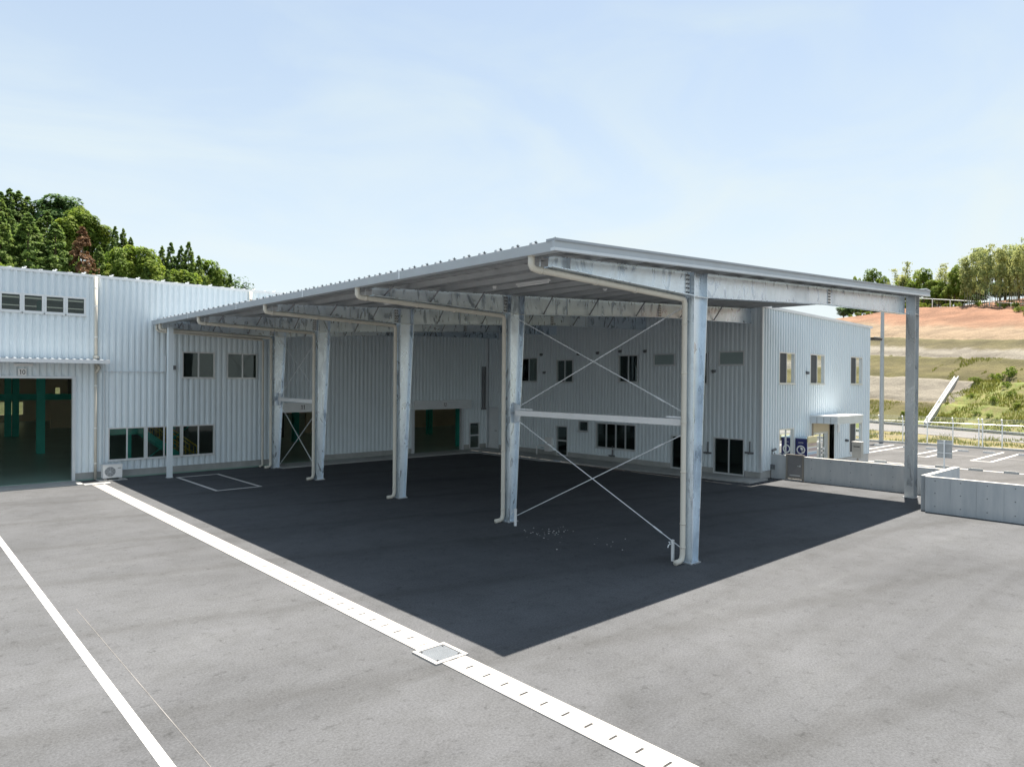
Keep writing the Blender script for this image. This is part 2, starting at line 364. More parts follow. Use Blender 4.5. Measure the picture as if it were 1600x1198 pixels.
# concrete slab round the inner corner of the two buildings
b = MB()
b.prism([(3.62,16.80,-.1),(12.95,16.75,-.1),(13.25,16.4,-.1),(13.28,12.4,-.1),(13.62,11.4,-.1),(14.20,2.95,-.1),(15.52,2.95,-.1),(15.22,17.99,-.1),(3.62,17.99,-.1)], (0,0,.145))
struct(b.build('apron_slab', M['slab']))
b = MB(); b.prism([(12.97,16.74,0),(13.27,16.4,0),(13.30,12.4,0),(13.62,11.4,0),(13.72,11.45,0),(13.40,12.42,0),(13.37,16.44,0),(13.02,16.84,0)], (0,0,.052))
struct(b.build('blue_edge_line', M['blueline']))
# drain with its lids
dr = struct(bpy.data.objects.new('drain_channel', None)); COL.objects.link(dr); dr.location = (-2.68,0,0)
PIT = .318
b = MB()
for ya, yb in ((-9,-2.19),(-1.66,16.9)): b.box(-2.86,-2.829,ya,yb,-.1,.012); b.box(-2.531,-2.50,ya,yb,-.1,.012)
b.build('channel_wall', M['lid'], dr)
b = MB(); b.box(-2.83,-2.53,-9,-2.19,-.1,.002); b.box(-2.83,-2.53,-1.66,16.9,-.1,.002); b.build('channel_shade', M['lidgap'], dr)  # near-black sheet close under the lids; channel shade is in its colour
lid = None
k0 = -2.18
for k in range(-21, 60):
    y0 = k0+k*PIT; y1 = y0+PIT
    if y1 > 16.9: break
    if y0 < -1.9 and y1 > -2.1: continue
    if k == 1:
        b = MB(); b.box(-2.826,-2.534,-1.66,y1-.0012,0,.0105); b.build('drain_lid', M['lid'], dr); continue
    if lid is None:
        b = MB(); g = .0012; h = .060; s_ = .014
        P = [(-2.826,y0+g),(-2.68-h,y0+g),(-2.68-h,y0+s_),(-2.68+h,y0+s_),(-2.68+h,y0+g),(-2.534,y0+g),(-2.534,y1-g),(-2.68+h,y1-g),(-2.68+h,y1-s_),(-2.68-h,y1-s_),(-2.68-h,y1-g),(-2.826,y1-g)]
        b.prism([(x,y,.0) for x,y in P], (0,0,.0105)); lid = b.build('drain_lid', M['lid'], dr); ly = y0
    else: copy_at(lid, dr, (0, y0-ly, random.uniform(-.0008,.0008)))
# catch basin in the drain line
cb = thing('catch_basin', 'square steel grating cover in a white frame set in the drain line', 'drain cover', (-2.70,-1.925,0))
b = MB(); X0,X1,Y0,Y1 = -2.955,-2.445,-2.185,-1.665; w = .055
b.box(X0,X1,Y0,Y0+w,-.05,.022); b.box(X0,X1,Y1-w,Y1,-.05,.022); b.box(X0,X0+w,Y0+w,Y1-w,-.05,.022); b.box(X1-w,X1,Y0+w,Y1-w,-.05,.022)
b.build('basin_frame', M['lid'], cb)
b = MB(); b.box(X0+w,X1-w,Y0+w,Y1-w,-.05,.012); cov = b.build('basin_cover', M['cover'], cb)
b = MB()
for i in range(22):
    for j in range(22):
        x = X0+w+.012+i*.0175; y = Y0+w+.012+j*.0178
        if (i+j) % 2: b.box(x,x+.012,y,y+.006,.012,.016)
        else: b.box(x,x+.006,y,y+.012,.012,.016)
stuff(b.build('tread_pattern', M['tread'], cov))
for sx in (0,1):
    for sy in (0,1):
        b = MB(); cx, cy = (X0+w+.035, X1-w-.035)[sx], (Y0+w+.035, Y1-w-.035)[sy]
        b.tube([(cx,cy,.012),(cx,cy,.021)], .013, 8); b.build('cover_bolt', M['black'], cov)
# cement crumbs scattered on the shaded asphalt
b = MB(); rr = random.Random(5)
for i in range(46):
    cx, cy = (3.3,2.1) if i < 38 else (3.5,.6)
    x = cx+rr.gauss(0,.30); y = cy+rr.gauss(0,.26); s_ = rr.uniform(.008,.026)
    b.pts([(x-s_,y,0),(x,y-s_*.7,0),(x+s_*1.2,y+s_*.3,0),(x,y+s_,0),(x,y,s_*.35)], [(0,1,4),(1,2,4),(2,3,4),(3,0,4)])
stuff(b.build('cement_crumbs', M['white']))

# ------------------------------------------------------------------ steel canopy
cn = thing('steel_canopy', 'large open galvanised steel canopy with tapered columns over the dark shaded yard', 'canopy', (3.4, 8, 0))
CX0, CX1, CY0, CY1 = -0.66, 15.82, -2.03, 17.92
def zb(x): return 5.42+.0479*(x+.38)         # top of the beams
def zd(x): return zb(x)+.12                  # roof sheet
# columns: outer flange x, y
COLS = [(3.51,-1.53),(3.48,3.63),(3.32,8.25),(3.23,13.22),(3.41,17.18)]
def make_column(X0, Y, parent, zmid=False):
    b = MB(); zt = zb(X0+.2); t = .016
    b.box(X0,X0+t,Y-.1,Y+.1,0,zt)                                  # outer flange
    xb, xt = X0+.205, X0+.455
    b.prism([(xb,Y-.1,.0),(xb+t,Y-.1,.0),(xt+t,Y-.1,5.15),(xt+t,Y-.1,zt),(xt,Y-.1,zt),(xt,Y-.1,5.15)], (0,.2,0))
    b.prism([(X0+t,Y-.006,0),(xb,Y-.006,0),(xt,Y-.006,5.15),(xt,Y-.006,zt),(X0+t,Y-.006,zt)], (0,.012,0))
    c = b.build('column', M['galv'], parent)
    b = MB(); b.box(X0-.05,xb+.07,Y-.13,Y+.13,0,.022); b.build('base_plate', M['galvd'], c)
    for bx in (X0-.015, xb+.035):
        for by in (Y-.085, Y+.085):
            b = MB(); b.tube([(bx,by,.022),(bx,by,.046)], .014, 6); b.tube([(bx,by,.046),(bx,by,.075)], .008, 6); b.build('anchor_bolt', M['galvd'], c)
    for z in ((5.14, 2.70) if zmid else (5.14,)):
        b = MB(); xx = xb+(xt-xb)*z/5.15
        b.box(X0+t,xx-.002,Y-.097,Y-.006,z,z+.016); b.box(X0+t,xx-.002,Y+.006,Y+.097,z,z+.016); b.build('stiffener', M['galvd'], c)
    return c
def make_beam(X0, Y, parent, xend):
    xi, xo = X0+.455+.017, X0
    t = .014
    def seg(b, pts, bot):      # pts: list of (x, ztop, zbot)
        b.prism([(x,Y-.005,zt_) for x,zt_,z_ in pts]+[(x,Y-.005,z_) for x,zt_,z_ in reversed(pts)], (0,.010,0))
        for (xa,za,wa),(xb_,zb_,wb) in zip(pts[:-1], pts[1:]):
            b.prism([(xa,Y-.1,za),(xb_,Y-.1,zb_),(xb_,Y-.1,zb_-t),(xa,Y-.1,za-t)], (0,.2,0))
            b.prism([(xa,Y-.1,wa+t),(xb_,Y-.1,wb+t),(xb_,Y-.1,wb),(xa,Y-.1,wa)], (0,.2,0))
    b = MB()
    seg(b, [(-.38,zb(-.38),zb(-.38)-.17),(xo-.002,zb(xo),5.15)], 0)
    seg(b, [(xi+.002,zb(xi),5.15),(9.8,zb(9.8),zb(9.8)-.42),(xend,zb(xend),zb(xend)-.54)], 0)
    bm_ = b.build('beam', M['galv'], parent)
    def zlo(x):
        if x < xo: return 5.25+(5.15-5.25)*(x+.38)/(xo+.38)
        if x < 9.8: return 5.15+(zb(9.8)-.42-5.15)*(x-xi)/(9.8-xi)
        return zb(9.8)-.42+(zb(xend)-.54-zb(9.8)+.42)*(x-9.8)/(xend-9.8)
    for x in ((.02,) if Y < 0 else (.02, 1.7, 5.6, 11.6)):
        k_ = .095 if x < 1 else .03
        b = MB(); b.box(x,x+.012,Y-k_,Y-.005,zlo(x)+t+.001,zb(x)-t-.001); b.box(x,x+.012,Y+.005,Y+k_,zlo(x)+t+.001,zb(x)-t-.001)
        b.build('stiffener', M['galvd'], bm_)
    for x in (xo-.17, 9.72):
        b = MB(); b.box(x,x+.15,Y-.016,Y-.0052,zlo(x)+.03,zb(x)-.03); b.box(x,x+.15,Y+.0052,Y+.016,zlo(x)+.03,zb(x)-.03)
        sp = b.build('splice_plate', M['galvd'], bm_)
        b = MB(); n = 5; h = zb(x)-zlo(x)-.12
        for i in range(n):
            z = zlo(x)+.06+h*i/(n-1)
            for q in (.035,.10): b.tube([(x+q,Y-.016,z),(x+q,Y-.036,z)], .016, 6)
        b.build('splice_bolts', M['darkgrey'], bm_)
    for x in (() if Y < 0 else (-.1, 1.1, 2.4, 4.7, 6.5, 8.6, 10.9, 12.9)):
        b = MB(); b.tube([(x,Y-.02,zlo(x)+.03),(x+.02,Y-.34,zb(x)+.01)], .022, 4); b.build('knee_brace', M['brace'], bm_)
    return bm_
for i, (x, y) in enumerate(COLS):
    make_column(x, y, cn, i == 1); make_beam(x, y, cn, 15.30 if i == 0 else 15.5-.0203*(y-3.24)-.05)
b = MB(); y = -1.70; t = .016
b.box(15.31,15.31+t,y-.13,y+.13,0,zb(15.3)); b.box(15.66-t,15.66,y-.13,y+.13,0,zb(15.6)); b.box(15.31+t,15.66-t,y-.006,y+.006,0,zb(15.3))
c6 = b.build('column', M['galvd'], cn)
b = MB(); b.box(15.26,15.71,y-.18,y+.18,0,.022); b.build('base_plate', M['galvd'], c6)
b = MB(); b.box(15.31+t,15.66-t,y-.127,y-.006,5.62,5.636); b.box(15.31+t,15.66-t,y+.006,y+.127,5.62,5.636); b.build('stiffener', M['galvd'], c6)
# purlins (lipped channels) running along the eave direction
x = -.45; pk = 0
while x < 15.7:
    z0 = zb(x)+.001; b = MB(); h = .116; w = .05; t = .004
    ylast = CY1-.02 if x < 15.15 else 2.9
    b.box(x,x+t,CY0+.03,ylast,z0,z0+h); b.box(x,x+w,CY0+.03,ylast,z0,z0+t); b.box(x,x+w,CY0+.03,ylast,z0+h-t,z0+h); b.box(x+w-t,x+w,CY0+.03,ylast,z0,z0+.02)
    b.build('purlin', M['purlin'], cn); x += .955
# folded roof sheet: ribs run up the slope
def prof(y0, y1, p=.41):
    out = []; y = y0
    while y < y1-.05:
        for dy, dz in ((0,0),(.15,0),(.185,.085),(.225,.085),(.26,0)):
            if y+dy <= y1: out.append((y+dy, dz))
        y += p
    out.append((y1,0)); return out
b = MB(); b.m = 0
pr = prof(CY0+.04, CY1)
for (ya,za),(yb,zb2) in zip(pr[:-1], pr[1:]):
    xe = CX1 if ya < 2.95 else 15.14
    b.quad((CX0+.06,ya,zd(CX0)+za),(xe,ya,zd(xe)+za),(xe,yb,zd(xe)+zb2),(CX0+.06,yb,zd(CX0)+zb2))
    b.m = 1
    b.quad((CX0+.06,ya,zd(CX0)+za-.004),(CX0+.06,yb,zd(CX0)+zb2-.004),(xe,yb,zd(xe)+zb2-.004),(xe,ya,zd(xe)+za-.004)); b.m = 0
b.build('roof_sheet', [M['rooftop'], M['deck']], cn)
# bolts on the rib crests along the eave
bolt = None; y = CY0+.04+.205
while y < CY1-.1:
    if bolt is None:
        b = MB(); z = zd(-.5)+.085
        b.tube([(-.5,y,z),(-.5,y,z+.022)], .022, 6); b.tube([(-.5,y,z+.022),(-.5,y,z+.045)], .008, 6); b.box(-.54,-.46,y-.006,y+.006,z+.022,z+.028)
        bolt = b.build('roof_bolt', M['bolt'], cn); by = y
    else: copy_at(bolt, cn, (0,y-by,0))
    y += .41
clipm = None; y = CY0+.04+.205
while y < CY1-.1:                                                  # rib end caps over the gutter
    if clipm is None:
        b = MB(); z = zd(-.6); b.prism([(-.615,y-.055,z),(-.615,y+.055,z),(-.615,y+.022,z+.088),(-.615,y-.022,z+.088)], (.02,0,0)); clipm = b.build('rib_end', M['rooftop'], cn); cy = y
    else: copy_at(clipm, cn, (0,y-cy,0))
    y += .41
# eave gutter
b = MB(); ze = zd(CX0)
P = [(-.62,ze-.015),(-.62,ze-.135),(-.77,ze-.135),(-.79,ze+.01),(-.765,ze+.01),(-.752,ze-.118),(-.635,ze-.118),(-.635,ze-.015)]
b.prism([(x,CY0-.02,z) for x,z in P], (0,CY1-CY0+.02,0)); b.box(-.785,-.62,CY0-.024,CY0-.02,ze-.135,ze+.0)
b.build('gutter', M['gutter'], cn)
b = MB()
for i in range(1,5):
    y = CY0+i*4.0; b.box(-.793,-.772,y,y+.05,ze-.14,ze+.012)
b.build('gutter_joint', M['trim'], cn)
b = MB(); b.prism([(-.60,CY0+.05,zd(-.6)-.12),(-.60,CY0+.05,zd(-.6)-.01),(-.59,CY0+.05,zd(-.6)-.01),(-.59,CY0+.05,zd(-.6)-.12)], (0,CY1-CY0-.05,0)); b.build('eave_trim', M['galvd'], cn)
# rake trim at the front edge
def rake(name, mat_, y0, y1, lo, hi):
    b = MB(); xa, xb = -.80, CX1+.06
    b.prism([(xa,y0,zd(xa)+lo),(xb,y0,zd(xb)+lo),(xb,y0,zd(xb)+hi),(xa,y0,zd(xa)+hi)], (0,y1-y0,0)); return b.build(name, mat_, cn)
rake('rake_cap', M['rooftop'], CY0-.05, CY0+.14, .012, .050)
rake('rake_face', M['gutter'], CY0-.028, CY0+.02, -.085, .0118)
rake('rake_channel', M['trim'], CY0-.040, CY0+.05, -.130, -.0855)
b = MB(); b.prism([(CX1+.0,CY0+.05,zd(CX1)-.12),(CX1+.04,CY0+.05,zd(CX1)-.12),(CX1+.04,CY0+.05,zd(CX1)+.05),(CX1,CY0+.05,zd(CX1)+.05)], (0,5.0,0)); b.build('side_trim', M['gutter'], cn)
b = MB(); b.prism([(CX1+.02,CY0-.03,zd(CX1)+.055),(CX1+.02,CY0+.5,zd(CX1)+.055),(CX1-.3,CY0+.5,zd(CX1)+.07),(CX1-.3,CY0-.03,zd(CX1)+.07)], (0,0,.02)); b.build('corner_cap', M['trimw'], cn)
# rain pipes
for (x, y) in COLS:
    py = y+.06; r = .053
    ex = x-.075
    zh = 5.20; z2 = 5.08
    b = MB()
    path = [(-.69,py,5.44),(-.69,py,zh+.06),(-.66,py,zh+.015),(-.60,py,zh),(ex-.09,py,z2+.01),(ex-.03,py,z2-.01),(ex,py,z2-.07),(ex,py,.18),(ex-.03,py,.09),(ex-.10,py,.055),(ex-.24,py,.05)]
    b.tube(path, r, 12); pipe = b.build('rain_pipe', M['pvc'], cn, True)
    b = MB()
    for z in (4.6,3.65,2.7,1.75,.75,.3): b.tube([(ex,py,z),(ex,py,z+.03)], r+.007, 12); b.box(ex,x+.002,py-.012,py+.012,z+.005,z+.022)
    for q in (.02,.35,.62): 
        xx = -.6+(ex+.5)*q; zz = zh+(z2-zh)*q; b.tube([(xx,py,zz),(xx+.05,py,zz-.002)], r+.007, 12)
    b.tube([(-.69,py,5.39),(-.69,py,5.45)], r+.010, 12)
    b.build('pipe_band', M['pvc'], pipe, True)
    b = MB()
    for q in (.02,.48): 
        xx = -.6+(ex+.5)*q; zz = zh+(z2-zh)*q; b.tube([(xx+.02,py,zz+.05),(xx+.02,py,zb(xx)+.03)], .008, 5)
    b.build('pipe_hanger', M['galvd'], pipe)
# a second rain pipe beside the column nearest the hall
b = MB(); x = 3.41; b.tube([(-.69,17.62,5.44),(-.69,17.62,5.22),(-.62,17.62,5.16),(x-.3,17.62,5.02),(x-.24,17.62,4.96),(x-.24,17.62,.1),(x-.36,17.62,.05)], .045, 10); b.build('rain_pipe', M['pvc'], cn, True)
# bracing bays: horizontal strut and crossed rods with gussets
def bay(xa, ya, xb_, yb, zs=2.70):
    b = MB(); b.prism([(xa-.065,ya+.12,zs-.065),(xa+.065,ya+.12,zs-.065),(xa+.065,ya+.12,zs+.065),(xa-.065,ya+.12,zs+.065)], (xb_-xa,yb-ya-.24,0)); 
    st_ = b.build('brace_strut', M['white'], cn)
    for (z0,z1) in ((2.84,5.02),(.16,2.52)):
        for f in (0,1):
            p0, p1 = ((xa,ya+.15,z0),(xb_,yb-.15,z1)) if f == 0 else ((xa,ya+.15,z1),(xb_,yb-.15,z0))
            if z0 > 2: p0 = (p0[0]+.05*(1-f*2),p0[1],p0[2])
            p0, p1 = Vector(p0)+Vector((.02*f,0,0)), Vector(p1)+Vector((.02*f,0,0))
            b = MB(); b.tube([p0,p1], .0115, 6); d = (p1-p0).normalized()
            m_ = p0+(p1-p0)*.12; b.tube([m_,m_+d*.22], .019, 6); b.build('brace_rod', M['whitesteel'], cn)
    for (cx,cy,sg) in ((xa,ya,1),(xb_,yb,-1)):
        for z in (zs,):
            b = MB(); b.prism([(cx-.006,cy+sg*.01,z-.26),(cx-.006,cy+sg*.20,z-.20),(cx-.006,cy+sg*.26,z-.09),(cx-.006,cy+sg*.26,z+.09),(cx-.006,cy+sg*.20,z+.20),(cx-.006,cy+sg*.01,z+.26)], (.012,0,0)); b.build('gusset_plate', M['whitesteel'], cn)
            b = MB(); b.box(cx-.05,cx+.05,cy+sg*.14,cy+sg*.62,z+.085,z+.115); b.build('strut_shelf', M['whitesteel'], cn)
bay(COLS[0][0]+.2, COLS[0][1], COLS[1][0]+.2, COLS[1][1])
bay(COLS[3][0]+.2, COLS[3][1], COLS[4][0]+.2, COLS[4][1])
# lamps and detectors hung under the canopy roof
def tube_light(x, y0, y1, lab):
    t_ = thing('tube_light', lab, 'light', (x,(y0+y1)/2,zb(x)-.02), 'batten lights under the canopy roof'); z = zb(x)
    b = MB(); b.box(x-.035,x+.035,y0,y1,z-.045,z-.004); b.build('housing', M['white'], t_)
    b = MB(); b.tube([(x,y0+.03,z-.065),(x,y1-.03,z-.065)], .016, 8); b.build('lamp_tube', M['white'], t_)
tube_light(1.83, .60, 1.55, 'white batten light under the canopy roof between the front two rain pipes')
tube_light(1.72, 5.55, 6.5, 'white batten light under the canopy half hidden behind the second rain pipe')
tube_light(9.2, -1.15, -.35, 'white batten light under the canopy near the office corner')
def detector(x, y, lab):
    t_ = thing('smoke_detector', lab, 'detector', (x,y,zb(x)), 'round detectors under the canopy roof'); z = zb(x)
    b = MB(); b.tube([(x,y,z+.0),(x,y,z-.03)], [.05,.055], 12); b.build('base', M['white'], t_)
    b = MB(); b.tube([(x,y,z-.0301),(x,y,z-.06)], [.04,.025], 12); b.build('cap', M['white'], t_)
detector(1.74, 2.16, 'small round white detector left of the front batten light')
detector(4.37, 1.29, 'small round white detector above the crossed rods')
detector(8.43, -.37, 'small round white detector nearest the office corner')
# short standpipe taps beside the two front columns
def tap(x, y, lab):
    t_ = thing('standpipe_tap', lab, 'water tap', (x,y,0), 'standpipe taps beside the columns')
    b = MB(); b.tube([(x,y,0),(x,y,.41)], .034, 10); b.tube([(x,y,.41),(x,y,.417)], [.034,.02], 10); b.build('post', M['white'], t_)
    b = MB(); b.tube([(x,y,.33),(x-.07,y+.02,.335),(x-.10,y+.03,.32),(x-.115,y+.035,.27)], .011, 6); sp = b.build('spout', M['whitesteel'], t_)
    b = MB(); b.tube([(x-.075,y+.02,.335),(x-.075,y+.02,.375)], .008, 6); b.box(x-.11,x-.04,y+.012,y+.028,.375,.385); b.build('tap_handle', M['whitesteel'], sp)
tap(3.46,-1.23,'short white standpipe tap beside the nearest column')
tap(3.34,3.16,'short white standpipe tap beside the second column')
# ------------------------------------------------------------------ buildings
YA = 18.02
def fA(p): return (p[0], YA-p[1], p[2])                             # (along, outward, up) on the hall front
def fW(p): return (15.5-.0203*(p[0]-3.24)-p[1], p[0], p[2])         # office long face
def fS(p): return (p[0], 3.24-p[1], p[2])                           # office end face
def ribbed(tf, s0, s1, z0, ztop, holes, pitch, parent, name='cladding', mat_=None, d0=.0, d1=.055, crest=.36, slope=.24):
    b = MB(tf); bp = []
    s = s0
    A_, B_, C_ = crest*pitch, crest*pitch+slope*pitch, (1-slope)*pitch      # crest, slope, valley, slope
    while s < s1+pitch:
        for q in (0, A_, B_, C_): bp.append((s+q, 0))
        s += pitch
    def dep(x):
        k = (x-s0) % pitch
        if k <= A_: return d1
        if k <= B_: return d1+(d0-d1)*(k-A_)/(B_-A_)
        if k <= C_: return d0
        return d0+(d1-d0)*(k-C_)/(pitch-C_)
    xs = sorted(set([round(q,5) for q,_ in bp if s0 <= q <= s1]+[s0,s1]+[h for H in holes for h in H[:2] if s0 < h < s1]))
    zt = ztop if callable(ztop) else (lambda x: ztop)
    for xa, xb in zip(xs[:-1], xs[1:]):
        if xb-xa < 1e-5: continue
        m = (xa+xb)/2; da, db = dep(xa+1e-6), dep(xb-1e-6)
        cuts = sorted((H[2],H[3]) for H in holes if H[0] < m < H[1])
        z = z0; spans = []
        for lo, hi in cuts:
            if lo > z: spans.append((z,lo))
            z = max(z,hi)
        spans.append((z,None))
        for lo, hi in spans:
            ta, tb = (zt(xa), zt(xb)) if hi is None else (hi, hi)
            if ta <= lo: continue
            b.quad((xa,da,lo),(xb,db,lo),(xb,db,tb),(xa,da,ta))
    return b.build(name, mat_ or M['clad'], parent)
def window(parent, tf, s0, s1, z0, z1, cols=2, rows=1, glassmat=None, name='window', fr=.045, backcol=None, sill=True, out=.062):
    b = MB(tf); f = fr
    b.box(s0,s1,-.06,out,z1-f,z1); b.box(s0,s1,-.06,out,z0,z0+f*1.3); b.box(s0,s0+f,-.06,out,z0+f*1.3,z1-f); b.box(s1-f,s1,-.06,out,z0+f*1.3,z1-f)
    if sill: b.box(s0-.02,s1+.02,out+.0005,out+.03,z0-.012,z0+.022)
    cw = (s1-s0-2*f)/cols; rh = (z1-z0-2.3*f)/rows
    for i in range(1,cols): x = s0+f+i*cw; b.box(x-.022,x+.022,-.03,out-.02,z0+f*1.3,z1-f)
    for j in range(1,rows): z = z0+f*1.3+j*rh; b.box(s0+f,s1-f,-.025,out-.022,z-.035,z+.035)
    w = b.build(name, M['alu'], parent)
    for i in range(cols):
        for j in range(rows):
            b = MB(tf); xa = s0+f+i*cw; za = z0+f*1.3+j*rh; d = .012 if i % 2 == 0 else -.008
            b.box(xa-.002,xa+cw+.002,d,d+.005,za-.002,za+rh+.002); b.build('pane', M['screen'] if (backcol is not None and i == 0) else (glassmat or M['glass']), w)
            if backcol is not None and i in backcol:
                b = MB(tf); b.box(xa,xa+cw,-.10,-.095,za,za+rh); b.build('pane_backing', M['pane_backing'], w)  # beige sheet set just behind the glass
    return w
# ---- factory hall
hall = thing('factory_hall', 'long pale blue ribbed factory hall with doors numbered 10, 11 and 12', 'factory', (5, 30, 0))
lw = [(-2.13,-.94),(-.92,.27),(.28,1.46)]
uw = [(-2.80-.595*(k+1), -2.80-.595*k) for k in range(6)]
holes = [(-7.6,-3.19,0,3.45),(-15,-9.5,0,3.45),(-22,-17,0,3.45)] + [(a+.01,c-.01,.61,1.75) for a,c in lw] + [(.28,1.44,3.49,4.47),(1.91,3.10,3.49,4.47)]  # openings left of door 10 are unseen, added to admit light
holes += [(a+.005,c-.005,5.57,6.18) for a,c in uw] + [(3.72,5.62,0,2.5),(10.5,13.5,0,2.5),(13.96,14.59,.03,1.36)]
ribbed(fA, -30, 15.2, .27, 6.9, holes, .2, hall)
for a,c in lw: window(hall, fA, a, c, .60, 1.76)
for a,c in ((.27,1.45),(1.90,3.11)): window(hall, fA, a, c, 3.48, 4.48)
for a,c in uw: window(hall, fA, a+.003, c-.003, 5.56, 6.19, cols=1, fr=.06)
window(hall, fA, 13.95, 14.60, .05, 1.37, cols=1, rows=2)
b = MB(fA)
for s0,s1 in ((-30,-22),(-17,-15),(-9.5,-7.6),(-3.17,3.70),(5.64,10.42),(13.52,13.94),(14.61,15.2)): b.box(s0,s1,-.12,.02,0,.2695)
b.build('plinth', M['conc'], hall)
b = MB(fA)
for s0,s1 in ((-30,-22),(-17,-15),(-9.5,-7.6),(-3.17,3.70),(5.64,10.42),(13.52,13.94),(14.61,15.2)): b.box(s0,s1,.0,.052,.2697,.285)
b.build('drip_trim', M['trim'], hall)
b = MB(fA); b.box(-30,15.2,-.15,.075,6.9,6.985); b.build('roof_fascia', M['trimw'], hall)
clip = None; x = -6.2; i = 0
cl2 = None
while x < 6.5:
    if clip is None:
        b = MB(fA); b.box(x-.05,x+.05,-.02,.02,6.985,7.03); b.tube([(x+.05,0,7.03),(x+.05,0,7.06)], .03, 6); clip = b.build('roof_clip', M['trimw'], hall); cx0 = x
        b = MB(fA); b.prism([(x+.30,.02,6.985),(x+.52,.02,6.985),(x+.50,.02,7.015)], (0,-.03,0)); cl2 = b.build('seam_end', M['trimw'], hall)
    else: copy_at(clip, hall, (x-cx0,0,0)); copy_at(cl2, hall, (x-cx0,0,0))
    x += .83
# roof with added light strips, far walls with seen and added openings
def rz(y): return 6.9+(y-18.1)*1.0/38.2
def roof_strip(ya, yb, name, mm):
    b = MB(); b.prism([(-30.1,ya,rz(ya)),(-30.1,yb,rz(yb)),(-30.1,yb,rz(yb)+.08),(-30.1,ya,rz(ya)+.08)], (55.8,0,0)); b.build(name, mm, hall)
M['added_skylight'] = bpy.data.materials.new('added_milky_strip'); M['added_skylight'].use_nodes = True  # translucent roof strips, unseen, added to bring daylight into the hall
_n = M['added_skylight'].node_tree.nodes; _t = _n.new('ShaderNodeBsdfTranslucent'); _t.inputs[0].default_value = (.22,.23,.225,1); M['added_skylight'].node_tree.links.new(_t.outputs[0], _n['Material Output'].inputs[0])
edges = [18.1, 23.2, 24.2, 30.0, 31.0, 36.5, 37.5, 43.0, 44.0, 49.5, 50.5, 56.3]
for i in range(11): roof_strip(edges[i], edges[i+1], 'added_skylight' if i % 2 else 'roof', M['added_skylight'] if i % 2 else M['rooftop'])
b = MB(); YB = 55.8
def wall_holes(b, s0, s1, z0, z1, hs, y0, y1):
    xs = sorted(set([s0,s1]+[h for H in hs for h in H[:2]]))
    for xa,xb in zip(xs[:-1],xs[1:]):
        z = z0
        for lo,hi in sorted((H[2],H[3]) for H in hs if H[0] < (xa+xb)/2 < H[1]):
            if lo > z: b.box(xa,xb,y0,y1,z,lo)
            z = hi
        b.box(xa,xb,y0,y1,z,z1)
wall_holes(b, -30, 25.6, 0, 7.9, [(-1.28,-.72,.58,1.56),(-.52,.30,.58,1.56),(2.40,2.72,.05,2.66),(-14,-8,.05,3),(-24,-18,.05,3),(12,20,3,5.5)], YB, YB+.2); b.build('back_wall', M['cream'], hall)  # wide openings are unseen, added to let daylight into the hall
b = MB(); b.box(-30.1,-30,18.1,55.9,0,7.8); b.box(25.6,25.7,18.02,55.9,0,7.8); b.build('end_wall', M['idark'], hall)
b = MB(); b.box(-30,25.6,17.96,55.8,-.2,.05); b.build('floor', M['ifloor'], hall)
b = MB(); b.box(12.2,25.6,32.4,32.55,.05,6.9); b.box(.55,2.0,46,46.15,.05,2.1); b.box(15.1,25.6,18.1,18.2,.05,6.9); b.build('partition', M['cream'], hall)
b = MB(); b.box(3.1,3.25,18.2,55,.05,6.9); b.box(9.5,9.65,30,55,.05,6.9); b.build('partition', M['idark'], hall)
for x, y in ((-2.57,28.3),(-2.47,39.8),(-2.12,39.7),(17.9,26.9),(8.9,26.9),(3.0,28.3),(14.35,19.3),(-5.0,28.3)):
    b = MB(); w = .15; b.box(x-w,x+w,y-w,y-w+.02,.05,6.9); b.box(x-w,x+w,y+w-.02,y+w,.05,6.9); b.box(x-.01,x+.01,y-w+.02,y+w-.02,.05,6.9); b.build('steel_column', M['teal'], hall)
b = MB(); b.box(-12,3.0,39.6,39.8,2.15,2.5); b.box(-12,3.0,28.35,28.55,4.6,5.0); b.build('steel_beam', M['teal'], hall)
# staircase behind the low windows
st = MB()
for y in (18.95,19.85):
    st.prism([(-2.6,y,3.05),(-2.6,y,2.80),(.95,y,.05),(1.22,y,.05),(1.1,y,.20)], (0,.05,0))
stair = st.build('staircase', M['teal'], hall)
b = MB()
for i in range(12): x = -2.4+i*.28; z = 2.75-i*.217; b.box(x,x+.27,19.0,19.85,z,z+.03)
b.build('tread', M['yellow'], stair)
b = MB()
for y in (18.97,19.87):
    b.tube([(-2.6,y,3.75),(1.05,y,.93),(1.15,y,.85),(1.15,y,.60)], .028, 6); b.tube([(-2.6,y,3.40),(1.05,y,.58)], .018, 6)
    for i in range(24): x = -2.5+i*.153; z = 2.95-(x+2.6)*.772; b.tube([(x,y,z),(x,y,z+.72)], .010, 5)
b.build('handrail', M['yellow'], stair)
b = MB(); b.box(-1.35,-1.22,18.7,18.85,.05,1.45); b.box(-2.3,-1.05,18.68,18.86,1.45,1.75); b.tube([(-.80,18.7,.45),(.85,18.7,1.75)], .02, 5); b.build('stair_support', M['teal'], hall)
